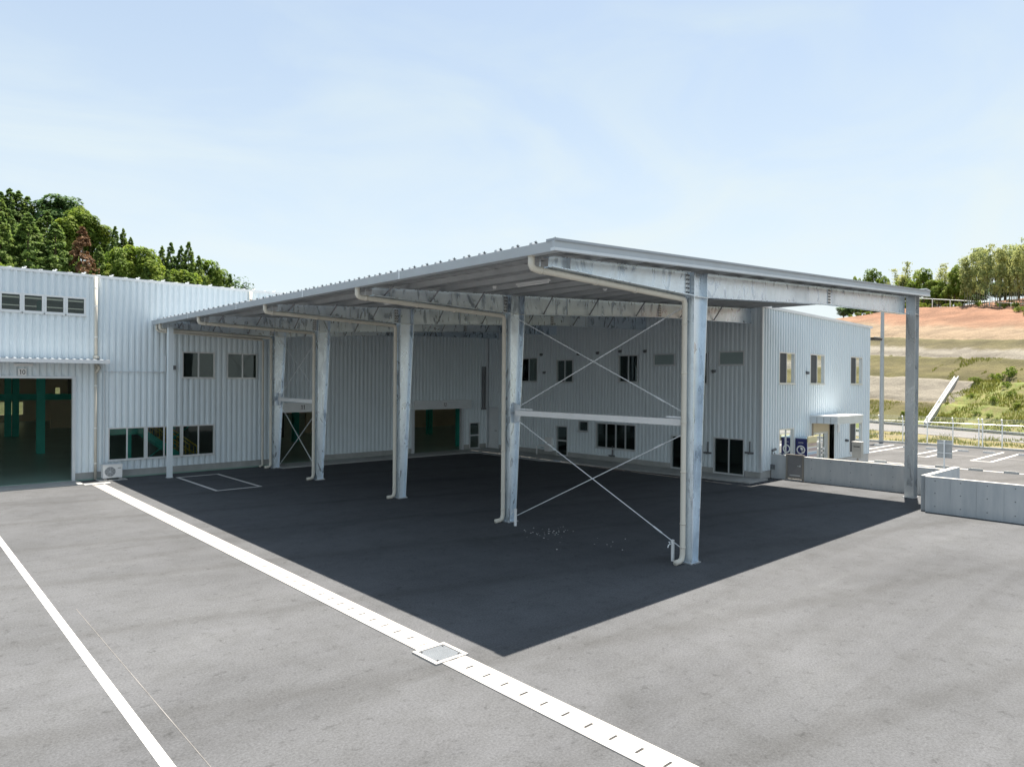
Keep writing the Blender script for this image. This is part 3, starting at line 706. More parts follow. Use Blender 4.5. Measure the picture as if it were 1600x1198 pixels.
# door 10 with its awning
b = MB(fA); b.box(-3.19,-3.10,-.10,.075,.0,3.45); b.box(-7.6,-3.10,-.10,.075,3.451,3.53); b.build('door_frame', M['trim'], hall)
aw = MB(); aw.prism([(-30,17.28,4.02),(-30,17.97,4.07),(-30,17.97,4.10),(-30,17.28,4.05)], (27.72,0,0)); awn = aw.build('awning', M['rooftop'], hall)
b = MB(); b.box(-30,-2.26,17.23,17.278,3.955,4.075); b.box(-2.278,-2.23,17.279,17.97,3.96,4.09); b.build('awning_trim', M['trimw'], awn)
rib = None
for k in range(28):
    x = -2.45-k*.2
    if rib is None: b = MB(); b.prism([(x,17.3,4.052),(x+.06,17.3,4.052),(x+.045,17.3,4.085),(x+.015,17.3,4.085)], (0,.66,.048)); rib = b.build('awning_rib', M['gutter'], awn); rx = x
    else: copy_at(rib, awn, (x-rx,0,0))
b = MB(fA); b.box(-4.8,-4.3,.06,.15,3.84,3.92); b.build('door_lamp', M['white'], hall)
def plate(s, z, d, body, sz=.2, w=.2):
    b = MB(fA); b.box(s-w/2,s+w/2,d,d+.006,z-sz/2,z+sz/2); p_ = b.build('number_plate', M['white'], hall)
    h = sz*.68; n_ = len(body); pit = h*.60; st = h*.14
    for i, chx in enumerate(body):
        cx = s+(i-(n_-1)/2)*pit; q = MB(fA); f0, f1 = d+.0062, d+.0085
        def stroke(pts_):
            for (xa,za),(xb,zb_) in zip(pts_[:-1], pts_[1:]):
                dx, dz = xb-xa, zb_-za; L_ = math.hypot(dx,dz); nx_, nz_ = -dz/L_*st/2, dx/L_*st/2
                q.prism([(cx+xa+nx_,f0,z+za+nz_),(cx+xb+nx_,f0,z+zb_+nz_),(cx+xb-nx_,f0,z+zb_-nz_),(cx+xa-nx_,f0,z+za-nz_)], (0,f1-f0,0))
        if chx == '1': stroke([(.06*h,-.5*h),(.06*h,.5*h)]); stroke([(.06*h,.46*h),(-.12*h,.30*h)])
        elif chx == '0': stroke([(.21*h*math.cos(a_*math.pi/9),.44*h*math.sin(a_*math.pi/9)) for a_ in range(19)])
        else: stroke([(-.20*h,.22*h),(-.12*h,.40*h),(.05*h,.44*h),(.19*h,.32*h),(.17*h,.14*h),(-.19*h,-.43*h),(.22*h,-.43*h)])
        q.build('number', M['black'], p_)
plate(-4.58, 3.65, .0755, '10', .22, .23)
# door 11 and 12 : shutter cases
b = MB(fA); b.box(3.66,5.68,-.02,.24,2.13,2.52); b.box(3.66,4.42,.2402,.255,2.145,2.505); b.build('shutter_case', M['shutter'], hall)
plate(4.93, 2.335, .241, '11', .25, .27)
b = MB(fA); b.box(10.40,13.86,-.02,.30,2.10,2.53); b.box(10.40,11.45,.3002,.31,2.115,2.515); b.build('shutter_case', M['shutter'], hall)
b = MB(fA); b.box(10.45,10.60,-.1,.07,.045,2.098); b.box(13.42,13.56,-.1,.07,.045,2.098); b.box(3.66,3.74,-.1,.07,.045,2.128); b.box(5.60,5.68,-.1,.07,.045,2.128); b.build('shutter_jamb', M['trim'], hall)
plate(12.2, 2.31, .301, '12', .25, .28)
# rain pipes, conduit
b = MB(fA); b.tube([(-2.52,.12,6.9),(-2.52,.12,4.14)], .048, 10); b.tube([(-2.52,.12,4.14),(-2.52,.12,4.25)], [.10,.08], 10); b.tube([(-2.52,.12,3.98),(-2.52,.12,.02)], .045, 10); b.tube([(-2.52,.12,3.98),(-2.44,.25,3.82),(-2.52,.12,3.66)], .05, 8)
pp = b.build('rain_pipe', M['pvc'], hall, True)
b = MB(fA)
for z in (6.5,5.9,4.85,3.2,1.75,.55): b.tube([(-2.52,.12,z),(-2.52,.12,z+.04)], .055, 10); b.box(-2.54,-2.50,.04,.12,z,z+.03)
b.build('pipe_band', M['band'], pp)
b = MB(fA); b.tube([(2.78,.12,6.9),(2.78,.12,5.4)], .048, 10); b.build('rain_pipe', M['pvc'], hall, True)
b = MB(fA); b.tube([(-2.25,.075,.1),(-2.25,.075,3.70),(-.42,.075,3.70),(-.30,.075,3.74),(-.30,.075,4.3)], .022, 6); b.build('conduit', M['trim'], hall)
for k in range(7):
    b = MB(fA); x = -2.05+k*.27; b.box(x,x+.05,.045,.105,3.665,3.735); b.build('conduit_clip', M['trim'], hall)
b = MB(fA); b.box(-.08,.03,.045,.16,3.80,3.95); b.build('flood_lamp', M['darkgrey'], hall)
b = MB(fA); b.tube([(15.05,.08,.05),(15.05,.08,6.8)], .04, 8); b.build('rain_pipe', M['trim'], hall)
b = MB(fA); b.box(14.74,14.80,.05,.12,2.1,4.2); b.box(14.88,14.94,.05,.12,2.1,4.2); b.box(14.70,14.98,.05,.13,2.0,2.1); b.build('cable_duct', M['gatepanel'], hall)
# ---- office building
off = thing('office_building', 'two storey pale blue office block joined to the right end of the hall', 'office building', (20.5, 10, 0))
wz = 6.21
wins = [(14.43,15.62,3.43,4.60,2,0),(12.19,13.22,3.42,4.48,2,0),(8.60,9.63,3.45,4.62,2,0),(6.83,7.85,4.14,4.63,1,1),(5.36,6.40,3.40,4.65,2,0),(3.87,4.91,4.12,4.66,1,1),
        (11.26,11.85,1.23,1.72,1,0),(8.69,10.83,.58,1.69,4,0),(5.90,6.98,.05,1.37,2,0),(3.84,5.10,.05,1.42,2,0)]
whol = [(a+.01,c-.01,z0+.01,z1-.01) for a,c,z0,z1,n_,f in wins]+[(17.2,18.1,0,2.09),(12.5,13.17,0,1.42)]
ribbed(fW, 3.27, 17.97, .25, wz, whol, .18, off)
for a,c,z0,z1,n_,f in wins: window(off, fW, a, c, z0, z1, cols=n_, glassmat=M['frost'] if f else None, sill=z0 > .2)
def office_plinth(): 
    b = MB(fW)
    for s0,s1 in ((3.24,3.82),(5.12,5.88),(7.0,12.48),(13.19,17.17)): b.box(s0,s1,-.12,.02,0,.2495)
    b.build('plinth', M['conc'], off)
    b = MB(fW)
    for s0,s1 in ((3.24,3.82),(5.12,5.88),(7.0,12.48),(13.19,17.17)): b.box(s0,s1,0,.052,.2497,.265)
    b.build('drip_trim', M['trim'], off)
office_plinth()
window(off, fW, 12.49, 13.18, .05, 1.43, cols=1, rows=2, name='glazed_door', sill=False)
b = MB(fW); b.box(17.19,18.0,-.05,.03,.05,2.09); dd = b.build('steel_door', M['doorgrey'], off)
b = MB(fW); b.tube([(17.30,.03,.95),(17.30,.09,.95),(17.40,.09,.95)], .012, 6); b.build('handle', M['darkgrey'], dd)
b = MB(fW); b.box(17.14,17.19,-.05,.06,.05,2.14); b.box(18.0,18.04,-.05,.06,.05,2.14); b.box(17.19,18.0,-.05,.06,2.091,2.14); b.build('door_frame', M['trim'], dd)
for s_, z in ((14.15,4.74),(11.84,4.72),(10.73,4.74),(9.51,4.78),(8.23,4.75),(5.09,3.91),(13.95,3.89)):
    b = MB(fW); b.tube([(s_,.03,z),(s_,.13,z),(s_,.15,z-.05)], [.06,.06,.05], 8); b.prism([(s_-.08,.05,z+.05),(s_+.08,.05,z+.05),(s_+.08,.17,z+.01),(s_-.08,.17,z+.01)], (0,0,.012)); b.build('vent_cap', M['darkgrey'], off)
for s_, z in ((3.62,.93),(5.32,.80),(9.9,.30)):
    b = MB(fW); b.tube([(s_,.06,z-.02),(s_,.06,z+.42)], .03, 6); b.tube([(s_-.16,.10,z),(s_+.16,.10,z)], .035, 6); b.tube([(s_,.05,z),(s_,.16,z)], .045, 8); b.build('wall_pipe', M['darkgrey'], off)
# corner trim
b = MB(); b.box(15.43,15.52,3.17,3.26,.25,wz); b.build('corner_trim', M['trim'], off)
b = MB(fW); b.box(17.88,17.98,.045,.06,.3,6.1); b.build('corner_trim', M['trim'], off)
# end face
zg = lambda s: 6.21-(s-15.5)*.019
sw = [(16.76,18.03,3.44,4.65,2),(19.37,20.70,3.44,4.66,2),(23.35,24.66,3.44,4.67,2),(23.31,24.72,.42,1.76,2),(16.79,18.01,-.25,1.77,2)]
shol = [(a+.01,c-.01,z0+.01,z1-.01) for a,c,z0,z1,n_ in sw]+[(19.56,21.74,-.5,1.87)]
ribbed(fS, 15.52, 25.58, .28, zg, shol, .2, off, crest=.42, slope=.12)
for a,c,z0,z1,n_ in sw: window(off, fS, a, c, z0, z1, cols=n_, backcol=(1,) if z0 > 0 else None)
b = MB(fS)
for s0,s1 in ((15.50,16.77),(18.03,19.55),(21.76,25.58)): b.box(s0,s1,-.12,.02,LOT,.279)
b.build('plinth', M['conccap'], off)
b = MB(fS)
for s0,s1 in ((15.50,16.77),(18.03,19.55),(21.76,25.58)): b.box(s0,s1,0,.055,.2792,.295)
b.build('drip_trim', M['trim'], off)
b = MB(); b.prism([(15.2,3.14,wz+.0),(25.72,3.14,zg(25.72)),(25.72,3.14,zg(25.72)+.10),(15.2,3.14,wz+.10)], (0,.10,0)); b.build('rake_trim', M['trimw'], off)
b = MB(); b.prism([(15.16,3.242,wz+.002),(25.75,3.242,zg(25.75)+.002),(25.75,3.242,zg(25.75)+.09),(15.16,3.242,wz+.09)], (0,14.75,0)); b.build('roof', M['rooftop'], off)
b = MB(); b.box(25.5,25.6,3.3,18,LOT,zg(25.6)); b.build('end_wall', M['clad'], off)
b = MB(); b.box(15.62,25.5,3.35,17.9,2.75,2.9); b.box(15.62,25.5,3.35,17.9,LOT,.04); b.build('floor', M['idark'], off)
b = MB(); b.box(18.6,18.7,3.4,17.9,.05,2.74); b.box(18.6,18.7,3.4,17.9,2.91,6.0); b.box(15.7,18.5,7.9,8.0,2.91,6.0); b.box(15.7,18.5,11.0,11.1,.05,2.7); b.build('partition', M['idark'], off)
# entrance with its box canopy
b = MB(fS); b.box(19.56,21.74,-.20,-.15,1.47,1.87); b.box(21.50,21.74,-.20,-.15,LOT,1.47); b.box(19.86,20.14,-.20,-.15,LOT,1.47); b.build('entrance_panel', M['cream'], off)
b = MB(fS); b.box(19.56,19.60,-.16,.06,LOT,1.87); b.box(19.66,19.80,-.14,.02,LOT,1.87); b.build('entrance_post', M['bronze'], off)
w = window(off, lambda p: (p[0], 3.42-p[1], p[2]), 20.14, 21.50, LOT, 1.47, cols=2, name='glazed_door', fr=.07, sill=False)
b = MB(lambda p: (p[0], 3.42-p[1], p[2])); 
for x in (20.74,20.90): b.tube([(x,.09,.2),(x,.09,1.0)], .016, 6)
b.build('handle', M['alu'], w)
b = MB(lambda p: (p[0], 3.42-p[1], p[2])); b.box(20.3,20.62,.021,.024,1.18,1.24); b.box(21.0,21.3,.021,.024,.72,.80); b.box(21.0,21.24,.021,.024,.55,.62); b.build('door_notice', M['poster'], w)
b = MB(fS); b.box(19.42,21.95,.05,1.12,1.90,2.16); bx = b.build('entrance_canopy', M['trim'], off)
b = MB(fS); b.box(19.40,21.97,.05,1.14,2.161,2.21); b.build('canopy_trim', M['trimw'], bx)
for x in (1,2,3):
    b = MB(fS); yy = .05+.27*x; b.box(19.412,19.4195,yy-.006,yy+.006,1.91,2.15); b.build('panel_joint', M['darkgrey'], bx)
for s_, z in ((19.04,3.90),(22.95,1.02)):
    b = MB(fS); b.tube([(s_,.03,z),(s_,.12,z),(s_,.14,z-.05)], [.06,.06,.05], 8); b.prism([(s_-.08,.05,z+.05),(s_+.08,.05,z+.05),(s_+.08,.16,z+.01),(s_-.08,.16,z+.01)], (0,0,.012)); b.build('vent_cap', M['darkgrey'], off)
b = MB(fS); b.box(22.02,22.16,.045,.10,1.42,1.76); b.build('wall_lamp', M['white'], off)
b = MB(fS); b.tube([(16.22,.08,.33),(16.22,.08,.95)], .018, 6); b.tube([(16.42,.08,.33),(16.42,.08,.92)], .018, 6); b.box(16.14,16.30,.05,.20,.33,.50); b.box(16.36,16.50,.05,.20,.36,.54); b.tube([(16.2,.10,1.0),(16.35,.16,1.06)], .05, 6); b.build('gas_meter', M['darkgrey'], off)
# ------------------------------------------------------------------ small things round the buildings
t_ = thing('steel_post', 'slim pale square steel post standing in front of the low hall windows', 'post', (-.44,16.94,0))
b = MB(); b.box(-.52,-.36,16.86,17.02,.0,5.25); b.build('shaft', M['clad'], t_)
b = MB(); b.box(-.55,-.33,16.83,17.05,0,.015); b.build('base_plate', M['galvd'], t_)
t_ = thing('air_conditioner', 'white outdoor air conditioner unit on the ground beside door 10', 'air conditioner', (-2.1,17.6,0))
b = MB(); b.box(-2.38,-1.80,17.46,17.76,.09,.52); bd = b.build('casing', M['white'], t_)
b = MB(); b.box(-2.40,-1.78,17.44,17.78,.515,.535); b.build('lid', M['trimw'], t_)
b = MB(); b.tube([(-2.17,17.459,.30),(-2.17,17.453,.30)], .165, 24); b.build('fan_recess', M['darkgrey'], bd)
b = MB()
for k in range(5):
    r0 = .03+.031*k; b.tube([(-2.17+r0*math.cos(a*math.pi/10),17.449,.30+r0*math.sin(a*math.pi/10)) for a in range(21)], .005, 4, False)
for k in range(8): a = k*math.pi/4; b.tube([(-2.17,17.447,.30),(-2.17+.165*math.cos(a),17.447,.30+.165*math.sin(a))], .004, 4)
b.build('fan_grille', M['trim'], bd)
b = MB(); b.box(-1.94,-1.84,17.455,17.459,.40,.42); b.build('badge', M['darkgrey'], bd)
b = MB(); b.box(-2.36,-2.28,17.42,17.80,.02,.09); b.box(-1.90,-1.82,17.42,17.80,.02,.09); b.build('foot', M['lid'], t_)
b = MB(); b.box(-2.52,-1.66,17.36,17.9,-.02,.02); b.build('base_pad', M['slab'], t_)
def fWp(s, d, z): return fW((s,d,z))
t_ = thing('wall_sink', 'white wall mounted sink with a square splash box left of the glazed door', 'sink', fWp(13.6,.2,0))
b = MB(fW); b.box(13.40,13.76,.05,.20,.50,.86); b.build('splash_box', M['white'], t_)
b = MB(fW); b.box(13.30,14.02,.05,.42,.44,.50); b.build('basin', M['white'], t_)
b = MB(fW); b.box(13.42,13.70,.05,.30,.22,.44); b.build('cover', M['white'], t_)
b = MB(fW); b.tube([(13.55,.20,.60),(13.55,.28,.60),(13.55,.29,.57)], .018, 6); b.build('tap', M['darkgrey'], t_)
t_ = thing('bollard_pipe', 'thin white stub pipe rising from the slab left of the wall sink', 'pipe', fWp(14.15,.35,0))
b = MB(fW); b.tube([(14.15,.35,.04),(14.15,.35,.40)], .03, 8); b.build('stub', M['white'], t_)
b = MB(fW); b.tube([(14.15,.35,.40),(14.15,.35,.415)], .034, 8); b.build('cap', M['trimw'], t_)
t_ = thing('hose_reel', 'small dark round hose hanger on the office wall behind the second column', 'hose', fWp(15.9,.1,1.2))
b = MB(fW); b.tube([(15.9,.05,1.15),(15.9,.17,1.15)], .12, 12); b.build('drum', M['black'], t_)
b = MB(fW); b.box(15.82,15.98,.045,.075,1.30,1.75); b.build('bracket', M['trim'], t_)
# cast concrete wall with panel joints and form tie holes
cw = thing('concrete_wall', 'low grey cast concrete wall stepping round the right corner of the yard', 'wall', (15, -2, 0))
TOP, TOP2 = .86, .955
hole = None
def hole_at(p, nrm):
    b = MB(); b.tube([p, tuple(Vector(p)-Vector(nrm)*.004)], .017, 8); b.build('tie_hole', M['cover'], cw)
def run_x(X, ya, yb, top, step, holes=True):
    y = ya
    while y > yb+.05:
        y1 = max(yb, y-step); b = MB(); b.box(X,X+.15,y1+.0015,y-.0015,LOT-.1,top); b.build('wall_panel', M['wallconc'], cw)
        if holes:
            for z in (.16,.48,.78): hole_at((X-.001,(y+y1)/2+.06,z*top/.86),(1,0,0))
        y = y1
    b = MB(); b.box(X+.02,X+.13,yb,ya,LOT-.1,top-.01); b.build('wall_core', M['darkgrey'], cw)
    b = MB(); b.box(X-.004,X+.156,yb,ya,top,top+.012); b.build('wall_cap', M['conccap'], cw)
run_x(16.2, 3.18, 2.62, TOP, .6, False); run_x(16.2, 1.96, -2.62, TOP, .66)
run_x(13.16, -2.78, -12.5, TOP2, .6)
b = MB(); b.box(13.3165,16.355,-2.78,-2.63,LOT-.1,TOP2); b.build('wall_panel', M['wallconc'], cw)
b = MB(); b.box(13.3165,16.36,-2.784,-2.626,TOP2,TOP2+.012); b.build('wall_cap', M['conccap'], cw)
g_ = thing('metal_gate', 'bronze framed metal gate in the gap of the low concrete wall', 'gate', (16.25,2.29,0))
b = MB(); b.box(16.17,16.24,2.555,2.615,.03,.93); b.box(16.17,16.24,1.965,2.025,.03,.93); b.box(16.17,16.24,2.025,2.555,.88,.93); b.box(16.17,16.24,2.025,2.555,.06,.12); fr_ = b.build('gate_frame', M['bronze'], g_)
b = MB(); b.box(16.195,16.22,2.027,2.553,.121,.879); lf = b.build('gate_leaf', M['gatepanel'], g_)
b = MB(); b.box(16.17,16.194,2.08,2.12,.50,.56); b.tube([(16.17,2.10,.53),(16.15,2.10,.53),(16.15,2.18,.53)], .01, 6); b.build('latch', M['alu'], lf)
b = MB(); b.box(16.186,16.1945,2.10,2.48,.17,.20); b.build('kick_bar', M['alu'], lf)
b = MB(); b.box(16.05,16.3,2.0,2.6,-.02,.045); b.build('gate_sill', M['lid'], g_)
# vending machine
v = thing('vending_machine', 'navy blue drinks vending machine with a white emblem by the office entrance', 'vending machine', (18.5,2.95,LOT))
VX, VX2, VY, VY2, VT = 18.10, 18.98, 2.72, 3.16, 1.36
b = MB(); b.box(VX,VX2,VY,VY2,LOT+.06,VT); bd = b.build('cabinet', M['navy'], v)
b = MB(); b.box(VX-.006,VX2+.006,VY-.02,VY2,VT,VT+.03); b.build('top_rim', M['postb'], v)
for (x,y) in ((VX+.06,VY+.06),(VX2-.06,VY+.06),(VX+.06,VY2-.06),(VX2-.06,VY2-.06)):
    b = MB(); b.tube([(x,y,LOT),(x,y,LOT+.06)], .03, 8); b.build('foot', M['black'], v)
b = MB(); b.box(VX+.03,VX2-.03,VY-.012,VY-.001,.05,VT-.05); dp = b.build('display_front', M['poster'], v)
for z0,z1,mm in ((1.05,1.28,'posty'),(.86,1.03,'poster'),(.62,.84,'postb'),(.40,.60,'postp'),(.12,.36,'postb')):
    b = MB(); b.box(VX+.06,VX2-.06,VY-.016,VY-.0121,z0,z1); b.build('drink_panel', M[mm], dp)
    b = MB()
    for k in range(7): x = VX+.10+k*.105; b.tube([(x+.02,VY-.03,z0+.03),(x+.02,VY-.03,z0+.14)], .022, 6)
    b.build('drink_row', M['postp' if mm != 'postp' else 'poster'], dp)
b = MB(); b.box(VX-.02,VX2-.1,VY-.06,VY-.02,VT-.12,VT+.09); b.build('header_panel', M['posty'], v)
b = MB(); b.box(VX+.05,VX2-.05,VY-.02,VY-.001,LOT+.2,-.06); b.build('delivery_flap', M['black'], v)
cy_, cz_ = 2.95, .93
b = MB()
ring = [(math.cos(a*math.pi/12), math.sin(a*math.pi/12)) for a in range(24)]
o_ = [(VX-.004,cy_+.17*c,cz_+.17*s) for c,s in ring]; i_ = [(VX-.004,cy_+.125*c,cz_+.125*s) for c,s in ring]
for k in range(24): b.quad(o_[k],o_[(k+1)%24],i_[(k+1)%24],i_[k])
b.prism([(VX-.004,cy_+.08*c-.01,cz_+.09*s+.01) for c,s in ring[4:18]], (.003,0,0)); b.prism([(VX-.004,cy_-.05+.035*c,cz_-.05+.05*s) for c,s in ring], (.003,0,0))
b.build('emblem', M['poster'], bd)
side = lambda z: frame_mtx((VX-.004,cy_,z),(0,-1,0),(0,0,1))
text('emblem_lettering', 'BOSS', .155, M['poster'], bd, side(.675)); text('emblem_lettering', 'COFFEE', .055, M['poster'], bd, side(1.20))
t_ = thing('post_box', 'grey metal post box on a thin pole behind the concrete wall', 'post box', (16.95,.40,LOT))
b = MB(); b.box(16.85,17.05,.28,.58,.92,1.46); bb = b.build('box', M['greybox'], t_)
b = MB(); b.box(16.83,17.07,.265,.595,1.46,1.485); b.build('box_lid', M['conccap'], t_)
b = MB(); b.box(16.846,16.85,.33,.53,1.30,1.33); b.build('slot', M['black'], bb)
b = MB(); b.tube([(16.95,.43,LOT),(16.95,.43,.92)], .03, 8); b.build('pole', M['bronze'], t_)

# ------------------------------------------------------------------ parking lot
b = MB(); zl = LOT+.004
b.box(29.62,29.78,-14,6.6,LOT-.02,zl)
for k in range(-5, 4):
    yc = 3.80+k*2.98-2.98*0
    for dy in (-.43,.43): b.box(34.3,40.8,yc+dy-.07,yc+dy+.07,LOT-.02,zl)
    b.box(34.16,34.3,yc-.50,yc+.50,LOT-.02,zl)
pl_ = struct(bpy.data.objects.new('parking_lines', None)); COL.objects.link(pl_); b.build('parking_line', M['paint'], pl_)
def stop(x, y, m_, lab, grp):
    t_ = thing('wheel_stop', lab, 'wheel stop', (x,y,LOT), grp)
    b = MB(); b.prism([(x-.06,y-.28,LOT),(x+.06,y-.28,LOT),(x+.04,y-.28,LOT+.11),(x-.04,y-.28,LOT+.11)], (0,.56,0)); b.build('block', m_, t_)
    b = MB(); b.box(x-.03,x+.03,y-.2,y-.14,LOT+.11,LOT+.114); b.box(x-.03,x+.03,y+.14,y+.2,LOT+.11,LOT+.114); b.build('reflector', M['paint'], t_)
    return t_
ws = None
for k in range(-5, 5):
    for dy in (-.65,.65):
        y = 2.31+k*2.98+dy
        if y > 9: continue
        lab, grp = 'white wheel stop in the far parking row by the fence', 'wheel stops of the far parking row'
        if ws is None: ws = stop(39.45, y, M['paint'], lab, grp); w0 = Vector(ws.location)
        else: dup(ws, (39.45, y, LOT))
ws = None
for k in range(-7, 5):
    y = 4.0-1.37*(4-k)+5.5
    if y > 5.2: continue
    lab, grp = 'grey concrete wheel stop beside the near white parking line', 'wheel stops of the near parking row'
    if ws is None: ws = stop(29.38, y, M['conc'], lab, grp)
    else: dup(ws, (29.38, y, LOT))
b = MB(); b.box(34.1,34.12,-30,12,LOT-.02,LOT+.002); b.box(36.6,36.9,-30,12,LOT-.02,LOT+.003); b.build('paving_seam', M['road'], pl_)
sg = thing('sign_board', 'grey back of a square sign on a pale post in the parking lot', 'sign', (28.85,1.04,LOT))
b = MB(); b.box(28.86,28.89,.73,1.35,.03,.87); pn = b.build('sign_panel', M['signback'], sg)
b = MB(); b.tube([(28.82,1.04,LOT),(28.82,1.04,.86)], .032, 8); b.build('post', M['whitesteel'], sg)
b = MB(); b.box(28.845,28.86,.73,1.35,.25,.285); b.box(28.845,28.86,.73,1.35,.70,.73); b.build('sign_bracket', M['whitesteel'], pn)
lp = thing('lamp_post', 'tall grey pole with a flat black floodlight in front of the slope', 'lamp post', (42.72,8.63,LOT))
b = MB(); b.tube([(42.72,8.63,LOT),(42.72,8.63,10.2)], [.15,.10], 10); b.build('pole', M['signback'], lp)
b = MB(); b.tube([(42.72,8.63,6.62),(41.3,8.63,6.62)], .025, 6); ar = b.build('arm', M['galvd'], lp)
b = MB(); b.prism([(40.7,8.45,6.56),(42.25,8.45,6.56),(42.15,8.45,6.40),(40.85,8.45,6.40)], (0,.36,0)); b.build('floodlight', M['black'], lp)
fe = thing('chain_link_fence', 'chain link fence of thin pale posts along the far edge of the parking lot', 'fence', (42.7,0,LOT))
b = MB(); b.box(42.42,42.62,-30,30,LOT-.1,LOT+.12); b.build('kerb', M['conccap'], fe)
post = None; FX = 42.9
for y in [7.34+1.47*k for k in range(1,10)]+[7.34,5.87,4.40,2.98,2.78,1.76]+[1.76-1.47*k for k in range(1,14)]:
    if post is None:
        b = MB(); b.tube([(FX,y,LOT),(FX,y,1.0),(FX-.03,y,1.08),(FX-.16,y,1.34)], .035, 6); post = b.build('fence_post', M['whitesteel'], fe); py0 = y
    else: copy_at(post, fe, (0,y-py0,0))
b = MB(); b.tube([(FX,-17,.99),(FX,20.5,.99)], .015, 5); b.build('top_rail', M['galvd'], fe)
b = MB()
for z, dx in ((LOT+.1,0),(LOT+.5,0),(.35,0),(1.15,-.07),(1.25,-.12),(1.33,-.155)): b.tube([(FX+dx,-17,z),(FX+dx,20.5,z)], .006, 3)
b.build('wire', M['galvd'], fe)
b = MB(); p_ = .16; n_ = 90
for k in range(-14, 100):
    y = -5+k*p_
    b.tube([(FX+.004,y,LOT+.1),(FX+.004,y+1.09,.99)], .0035, 3, False); b.tube([(FX-.004,y+1.09,LOT+.1),(FX-.004,y,.99)], .0035, 3, False)
stuff(b.build('wire_mesh', M['galvd'], fe))

# ------------------------------------------------------------------ verge, road, cut slope
A0 = Vector((65.296,17.695,LOT)); DD = Vector((-.50554,-.86280,0)); NN = Vector((.86280,-.50554,0)); RZ = math.atan2(DD.y, DD.x)
def SL(s, w, z): return tuple(A0+DD*s+NN*w+Vector((0,0,z-LOT)))
def near(t): return Vector((54.71,13.83,0))+Vector((-.4036,-.915,0))*t
def grassmat(name, a, c, d):
    m, n, l, b = new_mat(name); x = noise(n, l, .35, 7, .65, coord='World'); y = noise(n, l, 5, 5, .7, coord='World')
    r1 = ramp(n, l, x.outputs['Fac'], [(.3,a),(.5,c),(.72,d)])
    c2 = mixc(n, l, .5, r1.outputs[0], ramp(n, l, y.outputs['Fac'], [(.3,(.5,.5,.45)),(.7,(1.15,1.1,1))]).outputs[0], 'MULTIPLY')
    l.new(c2, b.inputs['Base Color']); b.inputs['Roughness'].default_value = .95; bump(n, l, b, y.outputs['Fac'], .08); return m
M['verge'] = grassmat('dry_verge_grass', (.17,.14,.075), (.19,.165,.07), (.15,.16,.055))
b = MB(); n0, n1 = near(-60), near(70)
b.pts([(42.62,70,LOT+.01),(42.62,-60,LOT+.01),(n1.x,n1.y,LOT+.02),(n0.x,n0.y,LOT+.02)], [(0,1,2,3)]); struct(b.build('grass_verge', M['verge']))
b = MB(); f0, f1 = A0-DD*60, A0+DD*70
b.prism([(n0.x,n0.y,LOT-.1),(n1.x,n1.y,LOT-.1),(f1.x,f1.y,LOT-.1),(f0.x,f0.y,LOT-.1)], (0,0,.14)); struct(b.build('access_road', M['road']))
M['railgrey'] = simple('rail_grey', (.20,.22,.24), .6, .2)
gr = thing('guard_rail', 'low grey guard rail along the pale road below the slope', 'guard rail', tuple(A0))
b = MB()
for z in (.0,.13): b.prism([SL(-45,.0,LOT+.06+z),SL(-45,-.06,LOT+.09+z),SL(-45,-.06,LOT+.14+z),SL(-45,.0,LOT+.17+z)], tuple(DD*100))
b.build('rail_beam', M['railgrey'], gr)
gp = None
for k in range(50):
    s = -45+k*2.0
    if gp is None: b = MB(); b.tube([SL(s,.06,LOT),SL(s,.06,LOT+.32)], .05, 6); gp = b.build('rail_post', M['galvd'], gr); s0_ = s
    else: copy_at(gp, gr, DD*(s-s0_))
TAN = math.tan(R(30))
def wprime(s, w): return w+s*w*.0075
def wtop(s):
    P = [(-80,25),(-24,24.8),(-12,24.0),(-6,22.0),(-1,19.0),(10,17.5),(70,17)]
    for (a,c),(d,e) in zip(P[:-1],P[1:]):
        if a <= s <= d: return c+(e-c)*(s-a)/(d-a)
    return 25 if s < -80 else 17
def bench(w):
    w = max(0,w); r_ = 0
    for c in (3.9,7.8,11.6,15.1): r_ += .32*math.exp(-((w-c-.2)/.28)**2) - .22*math.exp(-((w-c+.45)/.5)**2)
    return r_
def hslope(s, w):
    wt = wtop(s)
    if w <= 0: return 0
    h = TAN*min(w,wt)+ (0 if w < wt else .10*(w-wt)+.25*math.sin((w-wt)*.4+s*.2))
    return h - (bench(wprime(s,w)) if w < wt-.5 else 0)
b = MB(); ns, nw = 111, 130; idx = {}
from mathutils import noise as mn
for i in range(ns):
    s = -75+i*1.2
    for j in range(nw):
        w = j*.25 if j < 104 else 26+(j-104)*2.2
        nz = mn.noise(Vector((s*.35,w*.35,1)))*.16+mn.noise(Vector((s*1.3,w*1.3,5)))*.07
        b.v.append((s,w,hslope(s,w)+(nz if w > .6 else 0)))
for i in range(ns-1):
    for j in range(nw-1):
        q = i*nw+j; b.f.append((q,q+nw,q+nw+1,q+1)); b.mi.append(0)
m, n, l, bs = new_mat('cut_slope')
tcn = n.new('ShaderNodeTexCoord'); sx = n.new('ShaderNodeSeparateXYZ'); l.new(tcn.outputs['Object'], sx.inputs[0])
def mth(op, a, c=None):
    q = n.new('ShaderNodeMath'); q.operation = op
    for i,x in enumerate((a,c)):
        if x is None: continue
        if hasattr(x,'is_linked'): l.new(x, q.inputs[i])
        else: q.inputs[i].default_value = x
    return q.outputs[0]
nzA = noise(n, l, .30, 6, .65); nzB = noise(n, l, 1.6, 6, .7); nzC = noise(n, l, .9, 5, .65, sc=(.25,1,1)); nzD = noise(n, l, 7, 4, .7)
wp = mth('ADD', sx.outputs[1], mth('MULTIPLY', mth('MULTIPLY', sx.outputs[0], sx.outputs[1]), .0075))
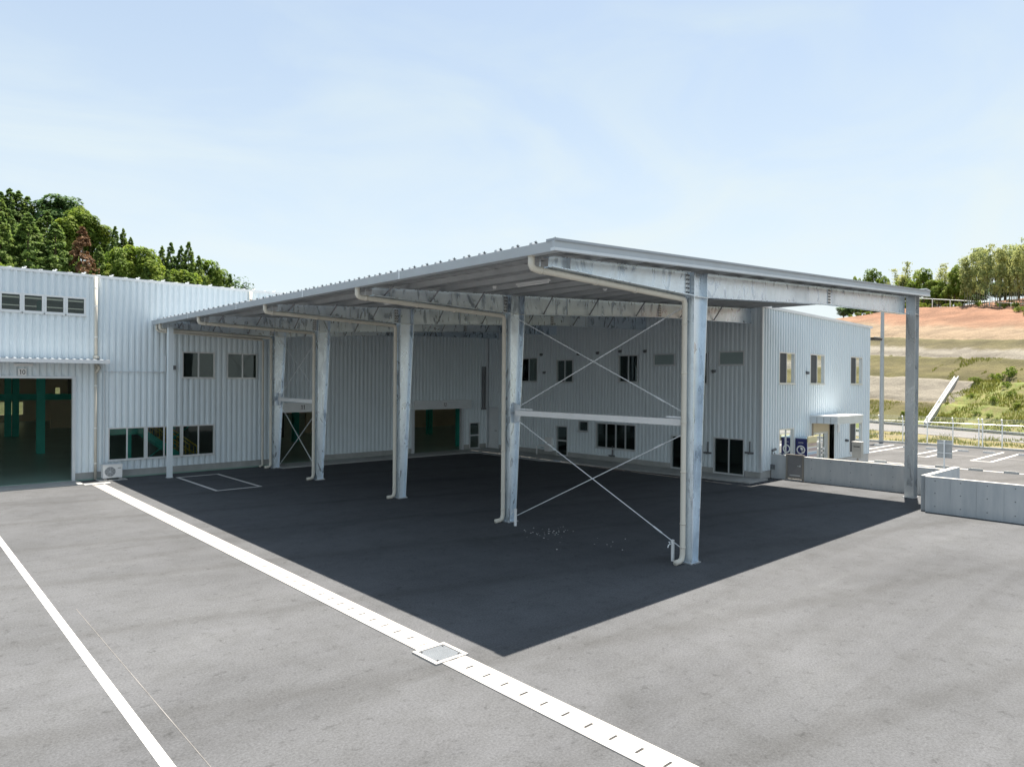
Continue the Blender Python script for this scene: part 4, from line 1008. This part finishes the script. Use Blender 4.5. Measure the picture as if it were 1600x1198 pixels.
wpn = mth('ADD', wp, mth('ADD', mth('MULTIPLY', mth('SUBTRACT', nzA.outputs['Fac'], .5), 1.6), mth('MULTIPLY', mth('SUBTRACT', nzB.outputs['Fac'], .5), .9)))
zone = n.new('ShaderNodeValToRGB'); zone.color_ramp.interpolation = 'LINEAR'; e = zone.color_ramp.elements
ST = [(0,(0.078,0.082,0.027)),(3.1,(0.098,0.09,0.035)),(3.9,(0.155,0.135,0.09)),(4.5,(0.17,0.16,0.135)),(7.5,(0.18,0.17,0.145)),(7.9,(0.094,0.09,0.034)),(9.5,(0.105,0.094,0.039)),(11.4,(0.094,0.09,0.034)),(11.8,(0.18,0.17,0.145)),(13.0,(0.2,0.19,0.165)),(13.5,(0.109,0.098,0.051)),(14.9,(0.101,0.094,0.043)),(15.2,(0.23,0.18,0.125)),(17.2,(0.24,0.185,0.13)),(17.7,(0.235,0.148,0.098)),(19.0,(0.225,0.122,0.078))]
while len(e) < len(ST): e.new(.5)
for k,(p_,c_) in enumerate(ST): e[k].position = p_/20; e[k].color = (*c_,1)
l.new(mth('DIVIDE', wpn, 20.0), zone.inputs[0])
# right hand part of the lower slope is green, with dirt patches
gm = mth('MULTIPLY', mth('GREATER_THAN', mth('ADD', sx.outputs[0], mth('MULTIPLY', mth('SUBTRACT', nzA.outputs['Fac'], .5), 9)), 5.6), mth('LESS_THAN', wpn, 8.1))
gcol = ramp(n, l, nzB.outputs['Fac'], [(.30,(0.211,0.180,0.112)),(.43,(0.167,0.167,0.056)),(.60,(0.136,0.174,0.043))])
c1 = mixc(n, l, gm, zone.outputs[0], gcol.outputs[0])
dirt = ramp(n, l, nzC.outputs['Fac'], [(.42,(.72,.70,.68)),(.58,(1.1,1.08,1.05))]); c2 = mixc(n, l, .8, c1, dirt.outputs[0], 'MULTIPLY')
fine = ramp(n, l, nzD.outputs['Fac'], [(.35,(.72,.72,.70)),(.65,(1.1,1.1,1.08))]); c3 = mixc(n, l, .7, c2, fine.outputs[0], 'MULTIPLY')
l.new(c3, bs.inputs['Base Color']); bs.inputs['Roughness'].default_value = .95; bump(n, l, bs, nzB.outputs['Fac'], .15)
hs = b.build('hillside', m, None, True); hs.location = A0; hs.rotation_euler = (0,0,RZ); struct(hs)
def G(s, w): return LOT+hslope(s, w)
# drainage chute running down the slope
ch = thing('slope_chute', 'pale concrete drainage chute running diagonally down the slope', 'drain', SL(6.8,.4,LOT))
pts = [(6.9+(2.85-6.9)*k/14, .35+(7.6-.35)*k/14) for k in range(15)]
for nm, off_, wd, zz, mm in (('chute_kerb',-.22,.11,.26,'wallconc'),('chute_kerb',.22,.15,.28,'slab'),('chute_floor',0,.34,.12,'conc')):
    b = MB(); b.v = []
    for s,w in pts:
        for q in (-wd/2,wd/2):
            for z in (-.3,zz): b.v.append(SL(s+off_+q,w,LOT+TAN*w+.12+z))
    for k in range(len(pts)-1):
        o = k*4
        for f in ((1,3,7,5),(0,1,5,4),(3,2,6,7)): b.f.append(tuple(o+i for i in f)); b.mi.append(0)
    b.f += [(0,2,3,1)]; b.mi.append(0)
    b.build(nm, M[mm], ch)
# grass blades on the slope and verge
b = MB(); rr = random.Random(8)
def blade(P, h, wd):
    a = rr.uniform(0,6.28); dx, dy = math.cos(a)*wd, math.sin(a)*wd; lx, ly = rr.uniform(-.3,.3)*h, rr.uniform(-.3,.3)*h
    b.pts([(P[0]-dx,P[1]-dy,P[2]-.03),(P[0]+dx,P[1]+dy,P[2]-.03),(P[0]+lx,P[1]+ly,P[2]+h)], [(0,1,2)])
cnt = 0
while cnt < 20000:
    s = rr.uniform(-26,22); w = rr.uniform(.3,16); q = wprime(s,w); d_ = mn.noise(Vector((s*.4,w*.4,9)))+.5*mn.noise(Vector((s*1.4,w*1.4,2)))
    ok = (q < 3.4 and d_ > .0) or (7.9 < q < 11.5 and d_ > .32) or (s > 4.5 and q < 8 and d_ > -.12)
    if not ok: continue
    blade(SL(s,w,G(s,w)), rr.uniform(.10,.28)*(1.1 if s > 4 and q < 8 else .7), rr.uniform(.02,.06)); cnt += 1
for k in range(6000):
    y = rr.uniform(-4,18); x = rr.uniform(43,53)
    if mn.noise(Vector((x*.4,y*.4,3))) > .0: blade((x,y,LOT+.02), rr.uniform(.08,.28), .04)
stuff(b.build('slope_grass', M['leaf_g']))

# ------------------------------------------------------------------ trees and bushes
def leafcloud(pts, size, rnd, name, mat_, W=1, H=1, up=.35, droop=0):
    b = MB()
    for (x,y,z,k) in pts:
        s = size*k*rnd.uniform(.7,1.35)
        rd_ = Vector((x,y,(z-.5)*.8)); rd_ = rd_.normalized() if rd_.length > .02 else Vector((0,0,1))
        n_ = (rd_*1.1+Vector((rnd.gauss(0,.55),rnd.gauss(0,.55),rnd.gauss(0,.55)+.75))).normalized()
        u = n_.orthogonal().normalized(); u.rotate(Matrix.Rotation(rnd.uniform(0,6.28),3,n_)); v_ = n_.cross(u)
        c = Vector((x*W,y*W,z*H)); b.pts([c-u*s*.9,c-v_*s*.5-Vector((0,0,droop*s)),c+u*s,c+v_*s*.6], [(0,1,2,3)])
    return b.build(name, mat_)
def conifer_pts(rnd, n, rmax=.5):
    out = []; L = []; NB = 150
    for i in range(NB):                                    # boughs: outer clumps arranged up the stem
        t = rnd.random()**.85; a = rnd.uniform(0,6.283); r_ = rmax*((1-t)**.70)*rnd.uniform(.72,1.0)
        L.append((r_*math.cos(a), r_*math.sin(a), .08+.90*t, (.11*(1-t)+.035)))
    for i in range(n):
        cx,cy,cz,q = L[rnd.randrange(NB)]; k = rnd.random()**2*.6
        out.append((cx*(1-k*.55)+rnd.gauss(0,q*.36), cy*(1-k*.55)+rnd.gauss(0,q*.36), min(1.0,cz+rnd.gauss(0,q*.13)+.03*k), 1-.35*cz))
    return out
def broad_pts(rnd, n, nl=16):
    L = []
    for i in range(nl):
        a = rnd.uniform(0,6.28); z = rnd.uniform(.34,.86); r_ = .36*math.sqrt(max(0,1-((z-.58)/.38)**2))*rnd.uniform(.35,1.0)
        L.append((r_*math.cos(a),r_*math.sin(a),z,rnd.uniform(.10,.19)))
    out = []
    for i in range(n):
        cx,cy,cz,r_ = L[rnd.randrange(nl)]; d_ = Vector((rnd.gauss(0,1),rnd.gauss(0,1),rnd.gauss(0,1)+.35)).normalized()*r_*rnd.uniform(.82,1.08)
        out.append((cx+d_.x,cy+d_.y,cz+d_.z*.8,1))
    return out
def bamboo_axis(t): return .42*max(0,t-.45)**2*2.2            # the tip arches over
def bamboo_pts(rnd, n):
    out = []; L = []
    for i in range(30):
        t = .26+.74*rnd.random()**.75; a = rnd.uniform(0,6.28); r_ = rnd.uniform(.05,.36)*(1.1-.8*max(0,t-.7)/.3)
        L.append((bamboo_axis(t)+r_*math.cos(a), r_*math.sin(a), t-.05*r_, .05+.10*(t > .55)))
    for i in range(n):
        cx,cy,cz,q = L[rnd.randrange(30)]
        out.append((cx+rnd.gauss(0,q), cy+rnd.gauss(0,q), min(.995,cz+rnd.gauss(0,.024)), 1))
    return out
def proto(name, label, cat, group, crown_pts, size, mat_, seed, trunk='bark', trad=.03, limbs=0, droop=.0, dims=(1,1)):
    W, H = dims
    rnd = random.Random(seed); t_ = thing(name, label, cat, (0,0,0), group); t_['dims'] = dims
    c = leafcloud(crown_pts(rnd), size, rnd, 'crown', mat_, W, H, droop=droop); c.parent = t_
    b = MB(); bend = rnd.uniform(-.03,.03)*W
    if trunk == 'culm': b.tube([(bamboo_axis(t)*W,0,t*H) for t in (-.05,.3,.5,.65,.8,.92)], [trad,trad*.95,trad*.8,trad*.6,trad*.4,trad*.2], 5)
    else: b.tube([(0,0,-.12*H),(bend*.5,0,.3*H),(bend,bend,(.93 if limbs == 0 else .62)*H)], [trad,trad*.75,trad*.2], 6)
    for k in range(limbs):
        a = rnd.uniform(0,6.28); z = rnd.uniform(.3,.6)*H; r_ = rnd.uniform(.15,.30)*W
        b.tube([(0,0,z-.05*H),(r_*.5*math.cos(a),r_*.5*math.sin(a),z+.08*H),(r_*math.cos(a),r_*math.sin(a),z+.22*H)], [trad*.5,trad*.3,trad*.1], 5)
    b.build('trunk', M[trunk], t_); return t_
used = set()
def plant(pr, loc, wdt, h, label=None, group=None, rot=None):
    if pr.name not in used: used.add(pr.name); o = pr
    else:
        o = dup(pr, loc)
    o.location = loc; o.scale = (wdt/pr['dims'][0], wdt/pr['dims'][0], h/pr['dims'][1]); o.rotation_euler = (0,0,random.uniform(0,6.28) if rot is None else rot)
    if label: o['label'] = label
    if group: o['group'] = group
    return o
CON = [proto('conifer_tree','x','tree','x', lambda r: conifer_pts(r,3600), .20, M['leaf_c'], 21+i, trad=.14, droop=.5, dims=(4.0,8.0)) for i in range(4)]
BRO = [proto('broadleaf_tree','x','tree','x', lambda r: broad_pts(r,4200,22), .16, M['leaf_b'], 31+i, trad=.16, limbs=5, dims=(4.2,6.0)) for i in range(4)]
OAK = [proto('broadleaf_tree','x','tree','x', lambda r: broad_pts(r,2600,26), .19, M['leaf_o'], 41+i, trad=.18, limbs=6, dims=(4.6,6.0)) for i in range(2)]
DED = proto('dead_conifer_tree','reddish brown dead conifer standing out among the green trees behind the hall','tree','trees on the wooded hill', lambda r: conifer_pts(r,3200,.5), .19, M['leaf_r'], 51, trad=.14, droop=.5, dims=(4.0,8.0))
WSP = [proto('young_tree','x','tree','x', lambda r: broad_pts(r,380,12), .12, M['leaf_o'], 61+i, limbs=5, trad=.06, dims=(2.4,3.6)) for i in range(2)]
BAM = [proto('bamboo','x','bamboo','x', lambda r: bamboo_pts(r,640), .14, M['leaf_m'], 71+i, trunk='culm', trad=.055, droop=.9, dims=(2.0,8.0)) for i in range(6)]
BUS = [proto('bush','x','bush','x', lambda r: [(x,y,max(0.02,(z-.25)*1.2),k) for x,y,z,k in broad_pts(r,300,9)], .085, M['leaf_y'], 81+i, limbs=3, trad=.03, dims=(1.5,1.0)) for i in range(3)]
LEFT = [('c', 4.0, 96, 26.8, 2.7), ('c', 4.9, 96, 26.7, 2.7), ('c', 5.8, 96, 26.2, 2.7), ('c', 3.1, 96, 26.2, 2.7), ('o', 9.1, 96, 26.8, 5.1), ('o', 10.9, 96, 25.8, 3.3), ('b', 11.2, 92, 24.6, 2.4), ('c', 2.5, 84, 21.9, 2.4), ('c', 4.2, 84, 21.8, 2.4), ('c', 5.4, 84, 21.3, 2.4), ('c', 1.8, 84, 22.9, 2.4), ('c', 6.1, 84, 22.2, 2.5), ('b', 9.2, 84, 22.4, 2.7), ('b', 10.4, 84, 22.0, 2.5), ('b', 11.5, 84, 21.0, 2.6), ('b', 8.0, 84, 21.4, 2.9), ('c', 12.0, 80, 20.8, 1.6), ('c', 12.8, 80, 20.7, 1.6), ('c', 13.6, 80, 19.8, 1.6), ('c', 2.2, 68, 18.6, 2.9), ('c', 4.3, 68, 18.0, 2.9), ('c', 0.1, 68, 18.4, 2.6), ('c', 7.9, 68, 16.4, 1.9), ('c', 1.0, 68, 16.1, 2.1), ('c', 3.3, 68, 15.6, 2.1), ('r', 6.3, 67, 17.9, 2.6), ('b', 9.5, 68, 16.1, 2.4), ('b', 11.0, 68, 16.5, 2.8), ('b', 12.6, 68, 15.4, 3.7), ('b', 12.0, 68, 16.2, 2.3), ('b', 10.5, 68, 14.7, 2.6), ('b', 14.2, 68, 14.5, 2.7), ('b', 15.9, 68, 14.3, 3.1), ('b', 8.6, 68, 14.2, 1.9), ('c', 15.3, 74, 18.2, 1.7), ('c', 16.2, 74, 18.7, 1.7), ('c', 17.3, 74, 18.5, 1.7), ('c', 18.1, 74, 19.1, 1.8), ('c', 19.2, 74, 17.6, 1.8), ('c', 16.7, 74, 17.1, 1.7), ('b', 20.9, 76, 17.3, 2.4), ('b', 22.0, 76, 16.3, 2.2), ('b', 21.3, 76, 15.6, 2.6), ('b', 19.8, 76, 15.5, 2.3), ('w', 23.4, 78, 16.9, 1.3), ('w', 24.5, 78, 16.6, 1.4), ('w', 25.7, 78, 16.2, 1.6), ('w', 26.8, 78, 15.7, 1.5), ('w', 15.3, 78, 18.2, 1.2)]
GL = 'trees on the wooded hill'
def hz(x, y):
    sw = sz = 0
    for k,X,Y,Z,W_ in LEFT:
        d2 = (x-X)**2+((y-Y)*.7)**2+1.0; w = 1/d2**1.5; sw += w; sz += w*(Z-(8.0 if k in 'cr' else 6.0))
    return sz/sw
b = MB(); nx, ny = 48, 26
for i in range(nx):
    for j in range(ny):
        x = -40+i*2.0; y = 60+j*3.0; k = min(1,max(0,(y-60)/8.0)); far = max(0,(x-24)/10.0)
        b.v.append((x,y,LOT-.3+(hz(max(-2,min(x,26)),min(y,100))-LOT-1.0)*k*math.exp(-far*far*.8)))
for i in range(nx-1):
    for j in range(ny-1): q = i*ny+j; b.f.append((q,q+ny,q+ny+1,q+1)); b.mi.append(0)
M['forestfloor'] = grassmat('forest_floor', (.03,.04,.015), (.05,.065,.02), (.08,.085,.03))
struct(b.build('forest_hill', M['forestfloor'], None, True))
LBL = {('c',96):'conifer on the crest of the wooded hill', ('c',84):'mid height conifer on the wooded hill', ('c',80):'pointed conifer right of the dead tree',
       ('c',68):'large conifer close behind the hall roof', ('c',74):'pointed conifer in the clump above mid roof',
       ('b',92):'rounded green tree high on the hill right of the dark oak', ('b',84):'rounded light green tree above the dead tree', ('b',68):'yellow green tree close behind the hall roof', ('b',76):'low tree at the right foot of the wooded hill',
       ('w',78):'wispy young tree right of the wooded hill', ('o',92):'large dark round crowned tree on the hill skyline', ('o',96):'dark round crowned tree on the hill crest'}
rr = random.Random(3)
ORD = ['leftmost','second','third','fourth','fifth','sixth','seventh','eighth','ninth','tenth','eleventh','twelfth','thirteenth']
def ordinal(items, it): 
    i = sorted(items).index(it); return ORD[i]+(' of ' if i == 0 else ' from the left of ')+'%d' % len(items) if len(items) > 1 else ''
for k,X,Y,Z,W_ in LEFT:
    lab = LBL.get((k,Y))
    if lab:
        o_ = ordinal([q[1] for q in LEFT if q[0] == k and q[2] == Y], X)
        lab = lab+(', '+o_ if o_ else '')
    if k == 'c': plant(rr.choice(CON), (X,Y,Z-8.0), W_*1.75, 8.0, lab, GL)
    elif k == 'b': plant(rr.choice(BRO), (X,Y,Z-.9*6.0), W_*1.45, 6.0, lab, GL)
    elif k == 'o': plant(rr.choice(OAK), (X,Y,Z-.95*6.5), W_*1.45, 6.5, ('largest dark round crowned tree on the hill skyline, left of the dead tree' if W_ > 4 else 'smaller dark round crowned tree on the hill skyline, right of the largest one'), GL)
    elif k == 'r': plant(DED, (X,Y,Z-8.2), W_*1.5, 8.2, None, GL)
    elif k == 'w': plant(rr.choice(WSP), (X,Y,Z-.95*3.6), W_*1.7, 3.6, lab, GL)
for k in range(46):
    x = rr.uniform(-2,22); y = rr.choice([66,71,77,82,88]); z = hz(x,y)
    if rr.random() < .5: plant(rr.choice(CON), (x,y,z-2.4), rr.uniform(2.2,3.0), 7.6, 'half hidden conifer filling the wooded hill', GL)
    else: plant(rr.choice(BRO), (x,y,z-1.9), rr.uniform(3.0,4.4), 5.8, 'half hidden broadleaf tree filling the wooded hill', GL)
RIGHT = [('m', -30.4, 30, 21.0, 1.4), ('m', -28.9, 30, 21.8, 1.4), ('m', -26.7, 30, 20.3, 1.3), ('m', -22.7, 30, 19.9, 1.3), ('m', -21.4, 30, 20.3, 1.3), ('m', -19.1, 30, 20.7, 1.2), ('g', -34.4, 29, 21.2, 2.6), ('g', -32.2, 29, 19.9, 2.2), ('g', -38.0, 29, 20.6, 1.5), ('g', -27.9, 29, 19.0, 2.3), ('g', -26.1, 29, 18.4, 1.9), ('g', -24.2, 29, 19.7, 2.2), ('g', -22.9, 29, 18.0, 2.0), ('g', -21.6, 29, 17.8, 2.0), ('g', -20.4, 29, 17.2, 1.9), ('g', -18.9, 29, 19.3, 1.7), ('g', -18.1, 29, 18.2, 2.1), ('g', -17.3, 29, 17.2, 1.9), ('d', -39.3, 29, 16.5, 2.7), ('d', -37.0, 29, 16.3, 2.9), ('d', -35.1, 29, 15.9, 2.4), ('d', -33.2, 29, 15.9, 2.6), ('d', -31.0, 29, 15.7, 2.4), ('d', -29.0, 29, 15.3, 2.5), ('d', -41.1, 29, 16.2, 2.6), ('m', -13.4, 25, 19.1, 1.2), ('m', -13.0, 25, 19.7, 1.5), ('m', -12.7, 25, 18.8, 1.5), ('m', -12.4, 25, 20.1, 1.1), ('m', -14.0, 27, 20.4, 1.1), ('m', -15.6, 29, 21.0, 1.2), ('m', -15.3, 29, 21.4, 1.6), ('m', -15.0, 29, 21.4, 1.6), ('m', -12.7, 27, 20.6, 1.3), ('m', -10.5, 25, 20.1, 1.2), ('m', -10.2, 25, 20.6, 1.3), ('m', -13.5, 29, 20.8, 1.3), ('m', -9.5, 25, 19.3, 1.0), ('m', -10.9, 27, 20.1, 1.2), ('m', -10.6, 27, 19.9, 1.4), ('m', -8.5, 25, 19.9, 1.4), ('m', -8.3, 25, 19.6, 1.1), ('m', -7.9, 25, 19.8, 1.0), ('m', -9.4, 27, 19.5, 1.4), ('m', -9.0, 27, 20.5, 1.2), ('m', -10.5, 29, 20.1, 1.4), ('m', -8.5, 27, 19.7, 1.2), ('m', -6.5, 25, 19.2, 1.2), ('m', -6.3, 25, 19.8, 1.2), ('m', -9.4, 29, 19.5, 1.1), ('m', -5.5, 25, 19.3, 1.0), ('m', -8.8, 29, 19.7, 1.4), ('m', -6.9, 27, 20.0, 1.3), ('m', -8.3, 29, 20.4, 1.2), ('m', -4.5, 25, 18.8, 1.2), ('m', -4.3, 25, 19.0, 1.1), ('m', -5.7, 27, 19.1, 1.4), ('m', -5.4, 27, 19.8, 1.1), ('m', -5.1, 27, 18.9, 1.4), ('m', -4.9, 27, 19.6, 1.3), ('m', -6.2, 29, 19.6, 1.3), ('m', -4.2, 27, 18.8, 1.2)]
GB = 'bamboo and trees above the cut slope'
for k,s,w,z,W_ in RIGHT:
    g0 = G(s,w); P = SL(s,w,g0-.1)
    if k == 'm': plant(rr.choice(BAM), P, W_*1.25, z-g0+.1, 'tall bamboo with bare stalk and feathery top in the dense grove' if s > -16 else 'slender bamboo left of the grove, '+ordinal([q[1] for q in RIGHT if q[0] == 'm' and q[1] <= -16], s), GB)
    elif k == 'g': plant(rr.choice(BRO), P, W_*1.3, (z-g0)/.9, 'yellow green tree left of the bamboo grove, '+ordinal([q[1] for q in RIGHT if q[0] == 'g'], s), GB)
    else: plant(rr.choice(OAK), P, W_*1.3, (z-g0)/.88, 'dark tree atop the orange slope, '+ordinal([q[1] for q in RIGHT if q[0] == 'd'], s), GB)
for k in range(40):
    s = rr.uniform(-34,8); w = rr.uniform(28,34); plant(rr.choice(BAM), SL(s,w,G(s,w)-.1), rr.uniform(1.5,2.1), rr.uniform(4.2,6.0) if s < -16 else rr.uniform(6.6,8.4), 'bamboo in the shaded back of the hilltop grove', GB)
for k in range(30):
    s = -44+k*1.8+rr.uniform(-.5,.5); w = rr.uniform(36,39); plant(rr.choice(OAK), SL(s,w,G(s,w)-.3), rr.uniform(3.4,4.6), rr.uniform(2.2,3.2) if s < -16 else rr.uniform(3.0,4.2), 'dark tree in the shade behind the bamboo grove', GB)
for k in range(34):
    s = rr.uniform(-36,4); w = wtop(s)+rr.uniform(1.0,3.5); plant(rr.choice(BUS), SL(s,w,G(s,w)-.08), rr.uniform(.9,1.8), rr.uniform(.6,1.3), 'low green bush along the top edge of the cut slope', 'bushes along the top of the slope')
BUSH = [(5.7,6.9,1.5),(7.0,7.8,2.0),(7.9,8.2,2.2),(7.3,4.7,1.2),(10.2,4.3,1.3),(10.9,5.3,1.2),(2.7,1.7,1.0),(10.4,2.2,1.2),(11.7,2.1,1.0),(13.2,3.3,1.2),(9.3,6.4,1.4)]
for s,w,d_ in BUSH: plant(rr.choice(BUS), SL(s,w,G(s,w)-.05), d_*.8, d_*.5, 'bright green bush on the lower cut slope, '+ordinal([q[0] for q in BUSH], s).replace('left', 'left end'), 'bushes on the lower slope')
# pale post and rail fence on the hilltop
hf = thing('hilltop_fence', 'pale post and rail fence along the top of the orange cut slope', 'fence', SL(-12,25.5,G(-12,25.5)))
def fz(s): return 15.3+(12.9-15.3)*(s+21.2)/15.4
b = MB(); b.tube([SL(s,25.6,fz(s)) for s in (-23,-18,-12,-5,2)], .035, 5); b.build('rail', M['whitesteel'], hf)
b = MB(); b.tube([SL(s,25.6,fz(s)-1.45+.02*s) for s in (-20,-16,-10,-5,2)], .05, 5); b.build('rail', M['conccap'], hf)
hp = None
for k in range(9):
    s = -22+k*2.9; b = MB(); b.tube([SL(s,25.6,G(s,25.6)-.3),SL(s,25.6,fz(s)+.05)], .06, 6); b.build('fence_post', M['whitesteel'], hf)
for pr in CON+BRO+OAK+WSP+BAM+BUS+[DED]:
    if pr.name not in used:
        for c in list(pr.children): bpy.data.objects.remove(c)
        bpy.data.objects.remove(pr)
